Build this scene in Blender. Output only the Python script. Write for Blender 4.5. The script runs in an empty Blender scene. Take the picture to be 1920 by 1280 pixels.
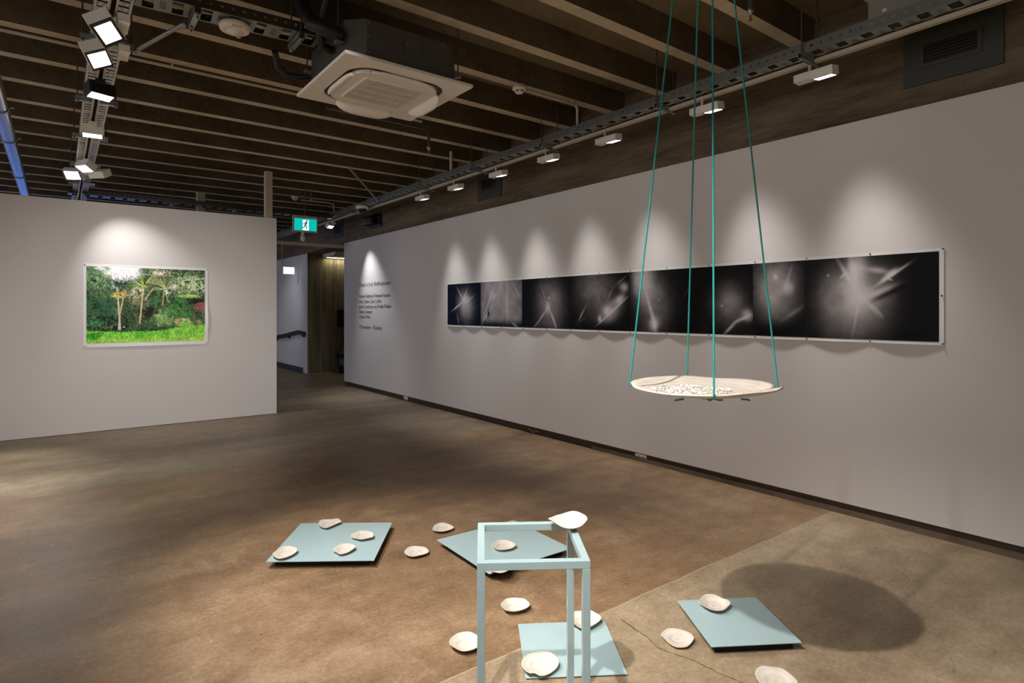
import bpy, bmesh, math, random
import numpy as np
from mathutils import Vector, Matrix, Quaternion
random.seed(7)
S = bpy.context.scene
COL = S.collection
PI = math.pi
# ---------------------------------------------------------------- surveying helpers (camera 1.5 m up at the origin, yaw 37.34 deg)
F, CY, PSI, EYE = 1113.0, 583.0, math.radians(37.34), 1.5
SN, CS = math.sin(PSI), math.cos(PSI)
def ray(x, y):
    u = (x-960)/F
    return (SN+u*CS, CS-u*SN, (CY-y)/F)
def atz(x, y, Z):
    r = ray(x, y); t = (Z-EYE)/r[2]; return Vector((r[0]*t, r[1]*t, Z))
def atx(x, y, X):
    r = ray(x, y); t = X/r[0]; return Vector((X, r[1]*t, EYE+r[2]*t))
def aty(x, y, Y):
    r = ray(x, y); t = Y/r[1]; return Vector((r[0]*t, Y, EYE+r[2]*t))

# ---------------------------------------------------------------- materials
def lin(c):
    return tuple(((v/255.)/12.92 if v/255. <= .04045 else ((v/255.+.055)/1.055)**2.4) for v in c)+(1,)
class NT:
    def __init__(s, name):
        s.m = bpy.data.materials.new(name); s.m.use_nodes = True
        s.t = s.m.node_tree; s.t.nodes.clear()
        s.out = s.n('ShaderNodeOutputMaterial'); s.b = s.n('ShaderNodeBsdfPrincipled')
        s.l(s.b.outputs[0], s.out.inputs[0])
    def n(s, typ, **kw):
        nd = s.t.nodes.new(typ)
        for k, v in kw.items(): setattr(nd, k, v)
        return nd
    def l(s, a, b): s.t.links.new(a, b)
    def math(s, op, a, b=None, c=None):
        nd = s.n('ShaderNodeMath', operation=op)
        for i, v in enumerate((a, b, c)):
            if v is None: continue
            if isinstance(v, (int, float)): nd.inputs[i].default_value = v
            else: s.l(v, nd.inputs[i])
        return nd.outputs[0]
    def mix(s, f, a, b):
        nd = s.n('ShaderNodeMix', data_type='RGBA')
        for i, v in ((0, f), (6, a), (7, b)):
            if isinstance(v, (int, float, tuple)): nd.inputs[i].default_value = v
            else: s.l(v, nd.inputs[i])
        return nd.outputs[2]
    def ramp(s, f, pts):
        nd = s.n('ShaderNodeValToRGB'); s.l(f, nd.inputs[0])
        el = nd.color_ramp.elements
        while len(el) < len(pts): el.new(.5)
        for e, (p, c) in zip(el, pts): e.position = p; e.color = c
        return nd.outputs[0]
    def noise(s, scale, detail=4, vec=None, rough=.55, out=0):
        nd = s.n('ShaderNodeTexNoise'); nd.inputs['Scale'].default_value = scale
        nd.inputs['Detail'].default_value = detail; nd.inputs['Roughness'].default_value = rough
        if vec is not None: s.l(vec, nd.inputs['Vector'])
        return nd.outputs[out]
    def coord(s, kind='Object', scale=None):
        c = s.n('ShaderNodeTexCoord').outputs[kind]
        if scale:
            mp = s.n('ShaderNodeMapping'); mp.inputs['Scale'].default_value = scale
            s.l(c, mp.inputs[0]); c = mp.outputs[0]
        return c
    def set(s, **kw):
        for k, v in kw.items():
            k = {'rough': 'Roughness', 'metal': 'Metallic', 'col': 'Base Color', 'spec': 'Specular IOR Level', 'coat': 'Coat Weight'}[k]
            i = s.b.inputs[k]
            if isinstance(v, (int, float, tuple)): i.default_value = v
            else: s.l(v, i)
    def bump(s, h, strength=.3, dist=.01):
        nd = s.n('ShaderNodeBump'); nd.inputs['Strength'].default_value = strength
        nd.inputs['Distance'].default_value = dist; s.l(h, nd.inputs['Height'])
        s.l(nd.outputs[0], s.b.inputs['Normal'])
G = lambda v: (v, v, v, 1)
def simple(name, rgb, rough=.5, metal=0, var=.06, scale=8, spec=.5):
    t = NT(name); c = lin(rgb)
    n = t.noise(scale, 3, t.coord())
    lo = tuple(v*(1-var) for v in c[:3])+(1,); hi = tuple(min(1, v*(1+var)) for v in c[:3])+(1,)
    t.set(col=t.mix(n, lo, hi), rough=rough, metal=metal, spec=spec)
    return t.m
def concrete(name, c1, c2, board=None, pits=True, bumps=.25):
    t = NT(name); co = t.coord('Object', board if board else (1, 1, 1)); raw = t.coord()
    n1 = t.noise(2.2, 6, co, .6); n2 = t.noise(14, 5, co, .65)
    f = t.math('ADD', t.math('MULTIPLY', n1, .6), t.math('MULTIPLY', n2, .4))
    col = t.ramp(f, [(.33, lin(c1)), (.68, lin(c2))])
    if pits:
        v = t.n('ShaderNodeTexVoronoi'); v.inputs['Scale'].default_value = 22; t.l(raw, v.inputs['Vector'])
        big = t.noise(3, 2, raw)
        p = t.math('LESS_THAN', v.outputs['Distance'], t.math('MULTIPLY', t.math('SUBTRACT', big, .36), .45))
        col = t.mix(p, col, tuple(x*.35 for x in lin(c1)[:3])+(1,))
    t.set(col=col, rough=.85); t.bump(f, bumps, .01)
    return t.m
M = {}
M['wall'] = simple('wall_paint', (214, 208, 205), .75, var=.015, scale=1.2, spec=.25)
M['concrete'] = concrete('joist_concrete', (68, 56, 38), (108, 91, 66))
M['soffit'] = concrete('joist_soffit_smooth_lit', (184, 167, 138), (222, 206, 176), pits=False, bumps=.08)  # smooth pale underside, with light bounced from below painted into its colour
M['slab'] = concrete('slab_concrete', (112, 97, 70), (150, 134, 102))
M['beam'] = concrete('beam_concrete', (66, 55, 41), (134, 116, 92), board=(1, .35, 3.2))
M['boards'] = concrete('board_marked_concrete', (48, 42, 32), (150, 138, 112), board=(6, 1, .35))
M['kerb'] = concrete('kerb_concrete', (70, 56, 44), (120, 102, 86), board=(1, .4, 1))
M['skirt'] = simple('dark_timber', (60, 42, 28), .7, var=.3, scale=5)
M['white'] = simple('white_enamel', (234, 227, 216), .42, var=.02)
M['offwhite'] = simple('cream_enamel', (200, 188, 165), .5, var=.04)
M['plastic'] = simple('white_plastic', (244, 236, 222), .45, var=.02)
M['black'] = simple('black_plastic', (22, 21, 21), .5, var=.1)
M['dark'] = simple('dark_steel', (66, 66, 66), .5, metal=.4, var=.1)
M['duct'] = simple('painted_grey_steel', (92, 90, 86), .45, metal=.3, var=.06)
M['grille'] = simple('green_grey_board', (62, 64, 57), .6, var=.05)
M['slot'] = simple('dark_recess', (12, 12, 11), .9)
M['pipe'] = simple('grey_pipe', (104, 98, 90), .35, metal=.5)
M['bigpipe'] = simple('polished_pipe', (150, 148, 144), .3, metal=.85)
M['galv'] = simple('galvanised_steel', (168, 170, 168), .38, metal=.75, var=.15, scale=25)
M['rod'] = simple('threaded_rod', (96, 90, 80), .5, metal=.6)
M['teal'] = simple('teal_rope', (14, 140, 132), .6, var=.25, scale=160)
M['brass'] = simple('brass', (150, 110, 60), .35, metal=.8)
M['paper'] = simple('white_paper', (232, 228, 226), .55, var=.01)
M['ink'] = simple('black_vinyl', (38, 36, 38), .6)
M['pin'] = simple('dark_pin', (60, 55, 50), .4, metal=.6)
M['cream_cable'] = simple('cream_cable', (196, 176, 150), .5)
M['teal_green'] = simple('green_cable', (30, 90, 70), .5)
M['wood'] = simple('purple_brown_wood', (72, 56, 58), .4, var=.25, scale=4)
M['blueskirt'] = simple('blue_grey_skirting', (62, 68, 84), .5)

def coated():
    t = NT('pale_aqua_powder_coat'); co = t.coord()
    n = t.noise(3, 3, co)
    t.set(col=t.mix(n, lin((162, 183, 185)), lin((166, 187, 189))), rough=.24)
    t.bump(t.noise(380, 2, co), .05, .001); return t.m
M['aqua'] = coated()
def porcelain():
    t = NT('unglazed_porcelain'); co = t.coord('Object')
    n = t.noise(14, 5, co)
    v = t.n('ShaderNodeTexWave', wave_type='RINGS', rings_direction='Z'); v.inputs['Scale'].default_value = 9; v.inputs['Distortion'].default_value = 3
    t.l(co, v.inputs[0])
    f = t.math('ADD', t.math('MULTIPLY', n, .8), t.math('MULTIPLY', v.outputs[1], .2))
    t.set(col=t.ramp(f, [(.3, lin((200, 188, 174))), (.7, lin((220, 209, 197)))]), rough=.6)
    t.bump(f, .14, .002); return t.m
M['porcelain'] = porcelain()

def floor_mat():
    t = NT('polished_concrete_floor'); co = t.coord()
    sep = t.n('ShaderNodeSeparateXYZ'); t.l(co, sep.inputs[0]); x, y = sep.outputs[0], sep.outputs[1]
    st = t.coord('Object', (.35, 1.3, 1))
    n1 = t.noise(.9, 5, st, .6); n2 = t.noise(5, 6, co, .7); n3 = t.noise(45, 4, co, .7)
    f = t.math('ADD', t.math('MULTIPLY', n1, .45), t.math('ADD', t.math('MULTIPLY', n2, .3), t.math('MULTIPLY', n3, .25)))
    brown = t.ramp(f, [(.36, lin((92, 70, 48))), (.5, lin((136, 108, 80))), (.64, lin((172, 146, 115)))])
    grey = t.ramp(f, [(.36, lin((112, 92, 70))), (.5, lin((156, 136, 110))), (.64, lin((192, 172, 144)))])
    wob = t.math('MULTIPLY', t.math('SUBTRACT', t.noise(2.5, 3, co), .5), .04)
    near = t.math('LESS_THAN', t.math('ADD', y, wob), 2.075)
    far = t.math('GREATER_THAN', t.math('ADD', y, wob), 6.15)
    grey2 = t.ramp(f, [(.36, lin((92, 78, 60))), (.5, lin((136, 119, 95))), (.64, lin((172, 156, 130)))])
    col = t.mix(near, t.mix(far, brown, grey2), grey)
    # exposed aggregate, strongest just in front of the joint
    v = t.n('ShaderNodeTexVoronoi'); v.inputs['Scale'].default_value = 75; t.l(co, v.inputs['Vector'])
    band = t.n('ShaderNodeMapRange'); t.l(y, band.inputs[0]); band.inputs[1].default_value = 1.55; band.inputs[2].default_value = 2.05
    band.inputs[3].default_value = .10; band.inputs[4].default_value = .27
    sp = t.math('LESS_THAN', v.outputs['Distance'], t.math('MULTIPLY', band.outputs[0], t.math('MULTIPLY', t.noise(3.5, 3, co), 1.5)))
    sp = t.math('MULTIPLY', t.math('MULTIPLY', sp, near), t.math('GREATER_THAN', v.outputs['Color'], .35))
    col = t.mix(t.math('MULTIPLY', sp, .75), col, lin((86, 72, 56)))
    # fine grain over the whole slab
    v3 = t.n('ShaderNodeTexVoronoi'); v3.inputs['Scale'].default_value = 130; t.l(co, v3.inputs['Vector'])
    gr = t.math('LESS_THAN', v3.outputs['Distance'], t.math('MULTIPLY', t.math('SUBTRACT', t.noise(2.2, 5, co, .7), .30), .85))
    col = t.mix(t.math('MULTIPLY', gr, .42), col, lin((78, 60, 44)))
    scf = t.noise(1.6, 6, t.coord('Object', (1.2, .5, 1)), .75)
    lt = t.n('ShaderNodeMapRange'); t.l(scf, lt.inputs[0]); lt.inputs[1].default_value = .58; lt.inputs[2].default_value = .72; lt.inputs[4].default_value = .35
    col = t.mix(lt.outputs[0], col, lin((186, 166, 138)))
    rd = t.math('MULTIPLY', t.math('LESS_THAN', t.math('ABSOLUTE', t.math('SUBTRACT', t.math('ADD', y, t.math('MULTIPLY', x, .02)), 4.05)), .004), t.math('GREATER_THAN', t.noise(4, 3, co), .52))
    col = t.mix(t.math('MULTIPLY', rd, .6), col, lin((130, 52, 34)))
    # the joint line itself
    jl = t.math('LESS_THAN', t.math('ABSOLUTE', t.math('SUBTRACT', t.math('ADD', y, wob), 2.078)), .004)
    col = t.mix(t.math('MULTIPLY', jl, .6), col, lin((188, 168, 138)))
    # small pits and paint flecks
    v2 = t.n('ShaderNodeTexVoronoi'); v2.inputs['Scale'].default_value = 9; t.l(co, v2.inputs['Vector'])
    s2 = t.n('ShaderNodeSeparateColor'); t.l(v2.outputs['Color'], s2.inputs[0])
    fl = t.math('MULTIPLY', t.math('LESS_THAN', v2.outputs['Distance'], .035), t.math('GREATER_THAN', s2.outputs[0], .88))
    col = t.mix(fl, col, lin((212, 200, 184)))
    dk = t.math('MULTIPLY', t.math('LESS_THAN', v2.outputs['Distance'], .05), t.math('LESS_THAN', s2.outputs[1], .14))
    col = t.mix(dk, col, lin((56, 42, 30)))
    # hairline cracks
    wv = t.n('ShaderNodeTexVoronoi', feature='DISTANCE_TO_EDGE'); wv.inputs['Scale'].default_value = .55
    mpv = t.n('ShaderNodeVectorMath', operation='ADD'); t.l(co, mpv.inputs[0])
    nv = t.n('ShaderNodeVectorMath', operation='SCALE'); t.l(t.noise(3, 4, co, out=1), nv.inputs[0]); nv.inputs['Scale'].default_value = .25
    t.l(nv.outputs[0], mpv.inputs[1]); t.l(mpv.outputs[0], wv.inputs['Vector'])
    cr = t.math('LESS_THAN', wv.outputs['Distance'], .0016)
    col = t.mix(t.math('MULTIPLY', cr, .22), col, lin((70, 54, 40)))
    t.set(col=col, rough=t.math('ADD', .34, t.math('MULTIPLY', n2, .25)), spec=.45)
    t.bump(f, .12, .004); return t.m
M['floor'] = floor_mat()

def emis(name, rgb, power, tint=(1, 1, 1)):
    t = NT(name); t.set(col=tuple(v*.25 for v in lin(rgb)[:3])+(1,), rough=.3)
    t.b.inputs['Emission Color'].default_value = lin(rgb); t.b.inputs['Emission Strength'].default_value = power
    return t.m
M['lens'] = emis('lit_lens', (255, 250, 244), 6)
M['led'] = emis('led_strip', (255, 244, 190), 5)
M['signlit'] = emis('lit_green_sign', (0, 186, 176), .9)
M['signwhite'] = emis('lit_white_sign', (235, 250, 246), 1.0)
M['window'] = emis('daylight_pane', (120, 160, 255), 1.1)
def perforated(name, base, kind):
    t = NT(name); co = t.coord(); sep = t.n('ShaderNodeSeparateXYZ'); t.l(co, sep.inputs[0])
    x, y, z = sep.outputs
    fr = lambda v, p: t.math('SUBTRACT', t.math('FRACT', t.math('DIVIDE', v, p)), .5)
    ab = lambda v: t.math('ABSOLUTE', v)
    t.set(col=t.mix(t.noise(30, 3, co), tuple(v*.75 for v in lin(base)[:3])+(1,), lin(base)), rough=.42, metal=.0 if kind == 'ladder' else .6)
    if kind == 'sheet':
        fx = t.math('MULTIPLY', fr(x, .155), .155)
        big = t.math('MULTIPLY', t.math('LESS_THAN', ab(fx), .030), t.math('LESS_THAN', ab(y), .078))
        gx = t.math('SUBTRACT', ab(fx), .0775)
        sl = t.math('MULTIPLY', t.math('LESS_THAN', ab(gx), .017), t.math('LESS_THAN', ab(fr(y, .0125)), .22))
        sl = t.math('MULTIPLY', sl, t.math('LESS_THAN', ab(y), .05))
        m = t.math('MAXIMUM', big, sl)
    elif kind == 'ladder':
        fx = t.math('MULTIPLY', fr(x, .075), .075)
        big = t.math('MULTIPLY', t.math('LESS_THAN', ab(fx), .015), t.math('LESS_THAN', ab(y), .078))
        gx = t.math('SUBTRACT', ab(fx), .0375)
        sl = t.math('MULTIPLY', t.math('LESS_THAN', ab(gx), .006), t.math('LESS_THAN', ab(fr(y, .03)), .22))
        m = t.math('MAXIMUM', big, sl)
    else:
        fx = t.math('MULTIPLY', fr(x, .062), .062); gz = t.math('SUBTRACT', z, .038)
        m = t.math('LESS_THAN', t.math('ADD', t.math('MULTIPLY', fx, fx), t.math('MULTIPLY', gz, gz)), .0095**2)
    tr = t.n('ShaderNodeBsdfTransparent'); mx = t.n('ShaderNodeMixShader')
    t.l(m, mx.inputs[0]); t.l(t.b.outputs[0], mx.inputs[1]); t.l(tr.outputs[0], mx.inputs[2]); t.l(mx.outputs[0], t.out.inputs[0])
    return t.m
M['sheet'] = perforated('slotted_tray_base', (160, 164, 164), 'sheet')
M['ladder'] = perforated('close_slotted_tray_base', (242, 240, 234), 'ladder')  # near-white base: lamp light on the left tray is put into its colour
M['rail'] = perforated('punched_tray_rail', (140, 142, 140), 'rail')
M['darkrail'] = perforated('dull_punched_rail', (84, 78, 70), 'rail')

# ---------------------------------------------------------------- mesh builder
class MB:
    def __init__(s): s.v = []; s.f = []; s.sm = []
    def add(s, vs, fs, smooth=False, mat=None):
        k = len(s.v)
        s.v += [tuple((mat @ Vector(p)) if mat else p) for p in vs]
        s.f += [tuple(i+k for i in f) for f in fs]; s.sm += [smooth]*len(fs); return s
    def box(s, a, b, mat=None):
        (x0, y0, z0), (x1, y1, z1) = a, b
        return s.add([(x0,y0,z0),(x1,y0,z0),(x1,y1,z0),(x0,y1,z0),(x0,y0,z1),(x1,y0,z1),(x1,y1,z1),(x0,y1,z1)],
                     [(3,2,1,0),(4,5,6,7),(0,1,5,4),(1,2,6,5),(2,3,7,6),(3,0,4,7)], mat=mat)
    def tube(s, pts, r, n=10, cap=True):
        pts = [Vector(p) for p in pts]; rs = r if isinstance(r, (list, tuple)) else [r]*len(pts)
        vs, fs = [], []; up = None
        for i, p in enumerate(pts):
            d = (pts[min(i+1, len(pts)-1)]-pts[max(i-1, 0)]).normalized()
            if up is None: up = Vector((0, 0, 1)) if abs(d.z) < .9 else Vector((1, 0, 0))
            a = d.cross(up).normalized(); b = a.cross(d).normalized(); up = b
            for k in range(n):
                t = 2*PI*k/n; vs.append(tuple(p+(a*math.cos(t)+b*math.sin(t))*rs[i]))
        for i in range(len(pts)-1):
            for k in range(n):
                j = (k+1) % n; fs.append((i*n+k, (i+1)*n+k, (i+1)*n+j, i*n+j))
        s.add(vs, fs, True)
        if cap:
            s.add(vs[:n], [tuple(range(n))]); s.add(vs[-n:], [tuple(reversed(range(n)))])
        return s
    def lathe(s, prof, c=(0, 0, 0), n=32, mat=None):
        vs, fs = [], []
        for (r, z) in prof:
            for k in range(n):
                t = 2*PI*k/n; vs.append((c[0]+r*math.cos(t), c[1]+r*math.sin(t), c[2]+z))
        for i in range(len(prof)-1):
            for k in range(n):
                j = (k+1) % n; fs.append((i*n+k, i*n+j, (i+1)*n+j, (i+1)*n+k))
        return s.add(vs, fs, True, mat)
    def prism(s, poly, z0, z1, mat=None):
        n = len(poly)
        vs = [(p[0], p[1], z0) for p in poly]+[(p[0], p[1], z1) for p in poly]
        fs = [tuple(reversed(range(n))), tuple(range(n, 2*n))]+[(i, (i+1) % n, n+(i+1) % n, n+i) for i in range(n)]
        return s.add(vs, fs, mat=mat)
    def build(s, name, mat, parent=None, loc=(0, 0, 0), rot=None, bevel=0):
        me = bpy.data.meshes.new(name); me.from_pydata(s.v, [], s.f)
        me.polygons.foreach_set('use_smooth', s.sm); me.materials.append(M[mat] if isinstance(mat, str) else mat); me.update()
        bm = bmesh.new(); bm.from_mesh(me); bmesh.ops.recalc_face_normals(bm, faces=bm.faces); bm.to_mesh(me); bm.free()
        o = bpy.data.objects.new(name, me); COL.objects.link(o); o.location = loc
        if rot is not None: o.rotation_euler = rot
        if parent: o.parent = parent
        if bevel:
            md = o.modifiers.new('bevel', 'BEVEL'); md.width = bevel; md.segments = 2; md.limit_method = 'ANGLE'
        return o
def tag(o, label=None, cat=None, group=None, kind=None):
    if label: o['label'] = label
    if cat: o['category'] = cat
    if group: o['group'] = group
    if kind: o['kind'] = kind
    return o
def thing(name, label, cat, loc=(0, 0, 0), rotz=0, group=None):
    o = bpy.data.objects.new(name, None); COL.objects.link(o); o.location = loc; o.rotation_euler = (0, 0, rotz)
    o.empty_display_size = .05
    return tag(o, label, cat, group)
def copy_tree(o, parent=None):
    c = o.copy(); COL.objects.link(c)
    if parent: c.parent = parent
    for ch in list(o.children): copy_tree(ch, c)
    return c
def box(name, a, b, mat, parent=None, bevel=0): return MB().box(a, b).build(name, mat, parent, bevel=bevel)

# ---------------------------------------------------------------- the setting
XR, YF = 4.60, 9.00
st = lambda o: tag(o, kind='structure')
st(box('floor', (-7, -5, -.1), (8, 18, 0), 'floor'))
ceil = st(box('ceiling', (-7, -5, 3.78), (8, 18, 3.95), 'slab'))
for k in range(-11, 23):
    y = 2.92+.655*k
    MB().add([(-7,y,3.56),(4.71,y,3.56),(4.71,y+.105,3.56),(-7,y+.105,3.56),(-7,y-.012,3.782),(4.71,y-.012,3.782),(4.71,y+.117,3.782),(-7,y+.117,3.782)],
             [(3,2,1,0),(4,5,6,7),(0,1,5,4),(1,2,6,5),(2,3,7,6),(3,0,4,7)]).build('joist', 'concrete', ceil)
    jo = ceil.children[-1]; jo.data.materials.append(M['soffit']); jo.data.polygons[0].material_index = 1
st(box('wall_right', (XR, -4.5, .085), (XR+.07, 11.65, 2.876), 'wall'))
st(box('wall_right_upper', (4.70, -5, 2.885), (5.3, 18, 3.80), 'beam'))
st(box('baseboard_right', (XR+.03, -4.5, 0), (XR+.06, 11.64, .085), 'skirt'))
st(box('trim_1', (XR+.005, -4.5, 0), (XR+.03, 4.6, .042), 'kerb'))
st(box('trim_2', (XR+.06, -4.5, 0), (4.95, 11.62, 2.9), 'beam'))
st(box('wall_left', (-7, YF, .006), (2.531, YF+.12, 2.856), 'wall'))
st(box('trim_3', (-7, YF+.012, 0), (2.52, YF+.10, .006), 'skirt'))
st(box('wall_corridor', (4.74, 14.33, 0), (4.755, 18, 2.885), 'wall'))
st(box('wall_alcove', (4.755, 14.33, 0), (7.6, 14.5, 3.2), 'boards'))
st(box('wall_alcove_side', (6.6, 11.62, 0), (6.75, 14.33, 3.2), 'beam'))
st(box('wall_alcove_near', (4.95, 11.55, 0), (6.75, 11.62, 3.2), 'beam'))
st(box('wall_back', (-7, 17.9, 0), (4.74, 18, 3.8), 'beam'))
st(box('wall_rear', (-7, -4.7, 0), (4.7, -4.6, 3.56), 'wall'))
wn = st(box('window_1', (-6, 17.86, .9), (1.8, 17.9, 3.0), 'white'))
box('window_pane', (-5.9, 17.84, 1.0), (1.7, 17.86, 2.9), 'window', wn)
st(box('trim_4', (2.415, 9.13, 2.70), (2.51, 9.23, 3.56), 'offwhite'))          # steel posts up to the joists
st(box('trim_5', (1.90, 11.45, 0), (2.02, 11.57, 3.56), 'offwhite'))
g = MB().box((1.9, 11.66, 2.775), (4.70, 11.70, 2.83)); g.box((1.9, 11.64, 2.825), (4.70, 11.72, 2.835))
st(g.build('trim_6', 'offwhite'))
g = MB()                                                                           # rounded white soffit over the alcove
pr = [(13.5, 3.19), (13.5, 2.93)]+[(13.62-.12*math.cos(a), 2.93-.12*math.sin(a)) for a in np.linspace(0, PI/2, 7)]+[(14.32, 2.81), (14.32, 3.19)]
n = len(pr); vs = [(5.12, a, b) for a, b in pr]+[(6.6, a, b) for a, b in pr]
g.add(vs, [tuple(range(n)), tuple(reversed(range(n, 2*n)))]+[(i, (i+1) % n, n+(i+1) % n, n+i) for i in range(n)])
st(g.build('trim_7', 'wall'))
tag(box('led_strip', (5.2, 14.22, 2.80), (6.5, 14.27, 2.81), 'led'), 'warm glowing light strip under the white soffit at the far doorway', 'light')

# ---------------------------------------------------------------- camera
cd = bpy.data.cameras.new('camera'); cam = bpy.data.objects.new('camera', cd); COL.objects.link(cam)
cam.location = (0, 0, EYE); cam.rotation_euler = (PI/2, 0, -PSI)
cd.sensor_width = 36; cd.lens = F/1920*36; cd.shift_y = -(640-CY)/1920; cd.clip_start = .05; cd.clip_end = 60
S.camera = cam

# ---------------------------------------------------------------- cable trays, hangers, tracks
def tray(label, p0, p1, w, h=.06, rail='rail', base='sheet', group=None):
    p0, p1 = Vector(p0), Vector(p1); L = (p1-p0).length; az = math.atan2(p1.y-p0.y, p1.x-p0.x)
    t = thing('cable_tray', label, 'cable tray', p0, az, group)
    MB().box((0, -w/2+.002, 0), (L, w/2-.002, .0015)).build('slotted_base', base, t)
    for sg in (-1, 1):
        m = MB().box((0, sg*w/2-.001, 0), (L, sg*w/2+.001, h)); m.box((0, sg*(w/2-.006)-.006, h), (L, sg*(w/2-.006)+.006, h+.0015))
        m.build('side_rail', rail, t)
    return t
tray('long galvanised cable tray running above the white wall on the right', (4.095, 0.3, 3.240), (4.095, 17.4, 3.240), .19, .07)
tray('galvanised cable tray above the left row of spotlights', (.246, .5, 3.245), (.246, 11.9, 3.245), .18, .05, base='ladder')
A, B = atz(290, 12, 3.33), atz(600, 84, 3.33)
tray('cable tray crossing from the left spotlights to the air conditioner', (.34, 4.105, 3.33), (1.40, 4.02, 3.33), .19, .065, rail='darkrail')
tray('far cable tray crossing behind the top of the left partition', (.1, 10.75, 3.20), (3.99, 10.75, 3.20), .2, .07, rail='darkrail')

def hanger(x, y, z, w, label, group, top=3.78, along='x'):
    t = thing('tray_hanger', label, 'hanger', (x, y, z), 0 if along == 'x' else PI/2, group)
    m = MB().box((-w/2, -.02, -.02), (w/2, .02, -.017)); m.box((-w/2, -.02, -.02), (w/2, -.017, .018)); m.box((-w/2, .017, -.02), (w/2, .02, .018))
    m.box((-w/2, -.02, .0165), (w/2, -.009, .018)); m.box((-w/2, .009, .0165), (w/2, .02, .018)); m.build('strut', 'galv', t)
    for sg in (-1, 1):
        r = MB().tube([(sg*(w/2-.015), 0, -.045), (sg*(w/2-.015), 0, top-z)], .005, 8).build('rod', 'rod', t)
        MB().lathe([(0, .0), (.012, 0), (.012, .01), (0, .01)], (sg*(w/2-.015), 0, -.031), 6).build('nut', 'galv', r)
    return t
names = ['first', 'second', 'third', 'fourth', 'fifth', 'sixth', 'seventh', 'eighth']
for i, y in enumerate((2.0, 3.22, 4.72, 6.03, 7.35, 9.9)):
    hanger(4.095, y, 3.222, .25, 'strut on hanging rods under the right tray, '+names[i]+' from the right edge', 'rod hangers of the right tray')
for i, y in enumerate((3.30, 4.60, 5.94, 7.22, 8.62, 9.93)):
    if i == 0: continue
    hanger(.246, y, 3.225, .29, 'strut on two rods under the left tray, '+names[i-1]+' from the top', 'rod hangers of the left tray')
hanger(.66, 4.08, 3.30, .24, 'bracket under the crossing tray between diagonal brace and round sounder', 'rod hangers of the crossing tray', along='y')
hanger(1.26, 4.03, 3.30, .24, 'bracket under the crossing tray beside the air conditioner', 'rod hangers of the crossing tray', along='y')
hanger(1.42, 10.75, 3.18, .24, 'rod hanger of the far tray above the partition', 'rod hangers of the far tray', along='y')
hanger(2.35, 10.75, 3.18, .24, 'rod hanger of the far tray left of the post', 'rod hangers of the far tray', along='y')

def track(label, x, y0, y1, z, open_=False):
    t = thing('lighting_track', label, 'track', (x, y0, z))
    L = y1-y0; m = MB()
    w = .0175 if not open_ else .022
    m.box((-w, 0, 0), (-w+.010, L, .034)).box((w-.010, 0, 0), (w, L, .034)).box((-w, 0, .028), (w, L, .034)).build('rail', 'offwhite', t)
    MB().box((-w+.010, 0, .018), (w-.010, L, .028)).build('conductor', 'slot', t)
    return t
track('white lighting track carrying the wall lamps on the right', 4.138, .3, 13.0, 3.203)
track('white lighting track carrying the left row of spotlights', .235, .5, 11.9, 3.165, True)

# cables lying in trays
for lab, mt, pts, r in (
    ('cream cable lying in the right cable tray', 'cream_cable', [(4.12+.02*math.sin(i*1.3), .5+i*.7, 3.250) for i in range(18)], .007),
    ('black cable bundle lying in the right cable tray', 'black', [(4.06+.015*math.sin(i*1.9+1), .5+i*.6, 3.252) for i in range(21)], .009),
    ('cream cable lying in the tray leading to the air conditioner', 'cream_cable', [(.36+i*.1, 4.10-.008*i+.02*math.sin(i), 3.352) for i in range(11)], .018),
    ('green cable lying in the tray leading to the air conditioner', 'teal_green', [(.36+i*.1, 4.06-.008*i+.01*math.sin(i*2), 3.341) for i in range(11)], .008),
    ('dark cables lying in the left spotlight tray', 'black', [(.26+.03*math.sin(i*1.7), .6+i*.4, 3.256) for i in range(28)], .009)):
    tag(MB().tube(pts, r, 8).build('cable', mt), lab, 'cable')

# ---------------------------------------------------------------- lamps
def spot(loc, aim, power, deg, blend=.8, col=(1, .93, .85), r=.03):
    l = bpy.data.lights.new('spot', 'SPOT'); l.energy = power; l.spot_size = math.radians(deg); l.spot_blend = blend
    l.color = col; l.shadow_soft_size = r
    o = bpy.data.objects.new('spot_light', l); COL.objects.link(o); o.location = loc
    o.rotation_euler = (Vector(aim)-Vector(loc)).to_track_quat('-Z', 'Y').to_euler(); return o
def wall_lamp():
    t = thing('track_lamp', '', 'lamp')
    MB().box((-.04, .0, -.105), (.04, .115, -.052)).build('driver_box', 'white', t, bevel=.002)
    rot = (0, math.radians(-9), 0)
    h = MB().box((-.048, -.15, -.058), (.048, .0, 0)).build('head', 'white', t, loc=(0, 0, -.05), rot=rot, bevel=.002)
    MB().box((-.044, -.146, -.0605), (.044, -.006, -.058)).build('bezel', 'dark', h)
    MB().box((-.036, -.136, -.062), (.036, -.02, -.0604)).build('lens', 'lens', h)
    MB().lathe([(.0, -.052), (.011, -.052), (.011, .0), (.018, .0), (.018, .006), (0, .006)], (0, .02, 0), 16).build('stem', 'white', t)
    return t
proto = wall_lamp()
YL = [2.0, 2.867, 3.941, 4.810, 5.719, 6.670, 7.573]
wl = ['rightmost, just left of the large dark vent', 'crossed by the teal ropes', 'first one left of the teal ropes', 'second one left of the teal ropes',
      'overlapping the small square vent', 'first one left of the small square vent', 'second one left of the small square vent']
for i, y in enumerate(YL):
    t = proto if i == 0 else copy_tree(proto)
    t.location = (4.138, y, 3.203)
    tag(t, 'white box lamp on the right track, '+wl[i], 'lamp', 'white lamps on the right track')
    spot((4.17, y-.09, 3.085), (4.38, y-.30, 1.2), 88, 55, 1, (1, .975, .955), r=.10)

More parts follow.
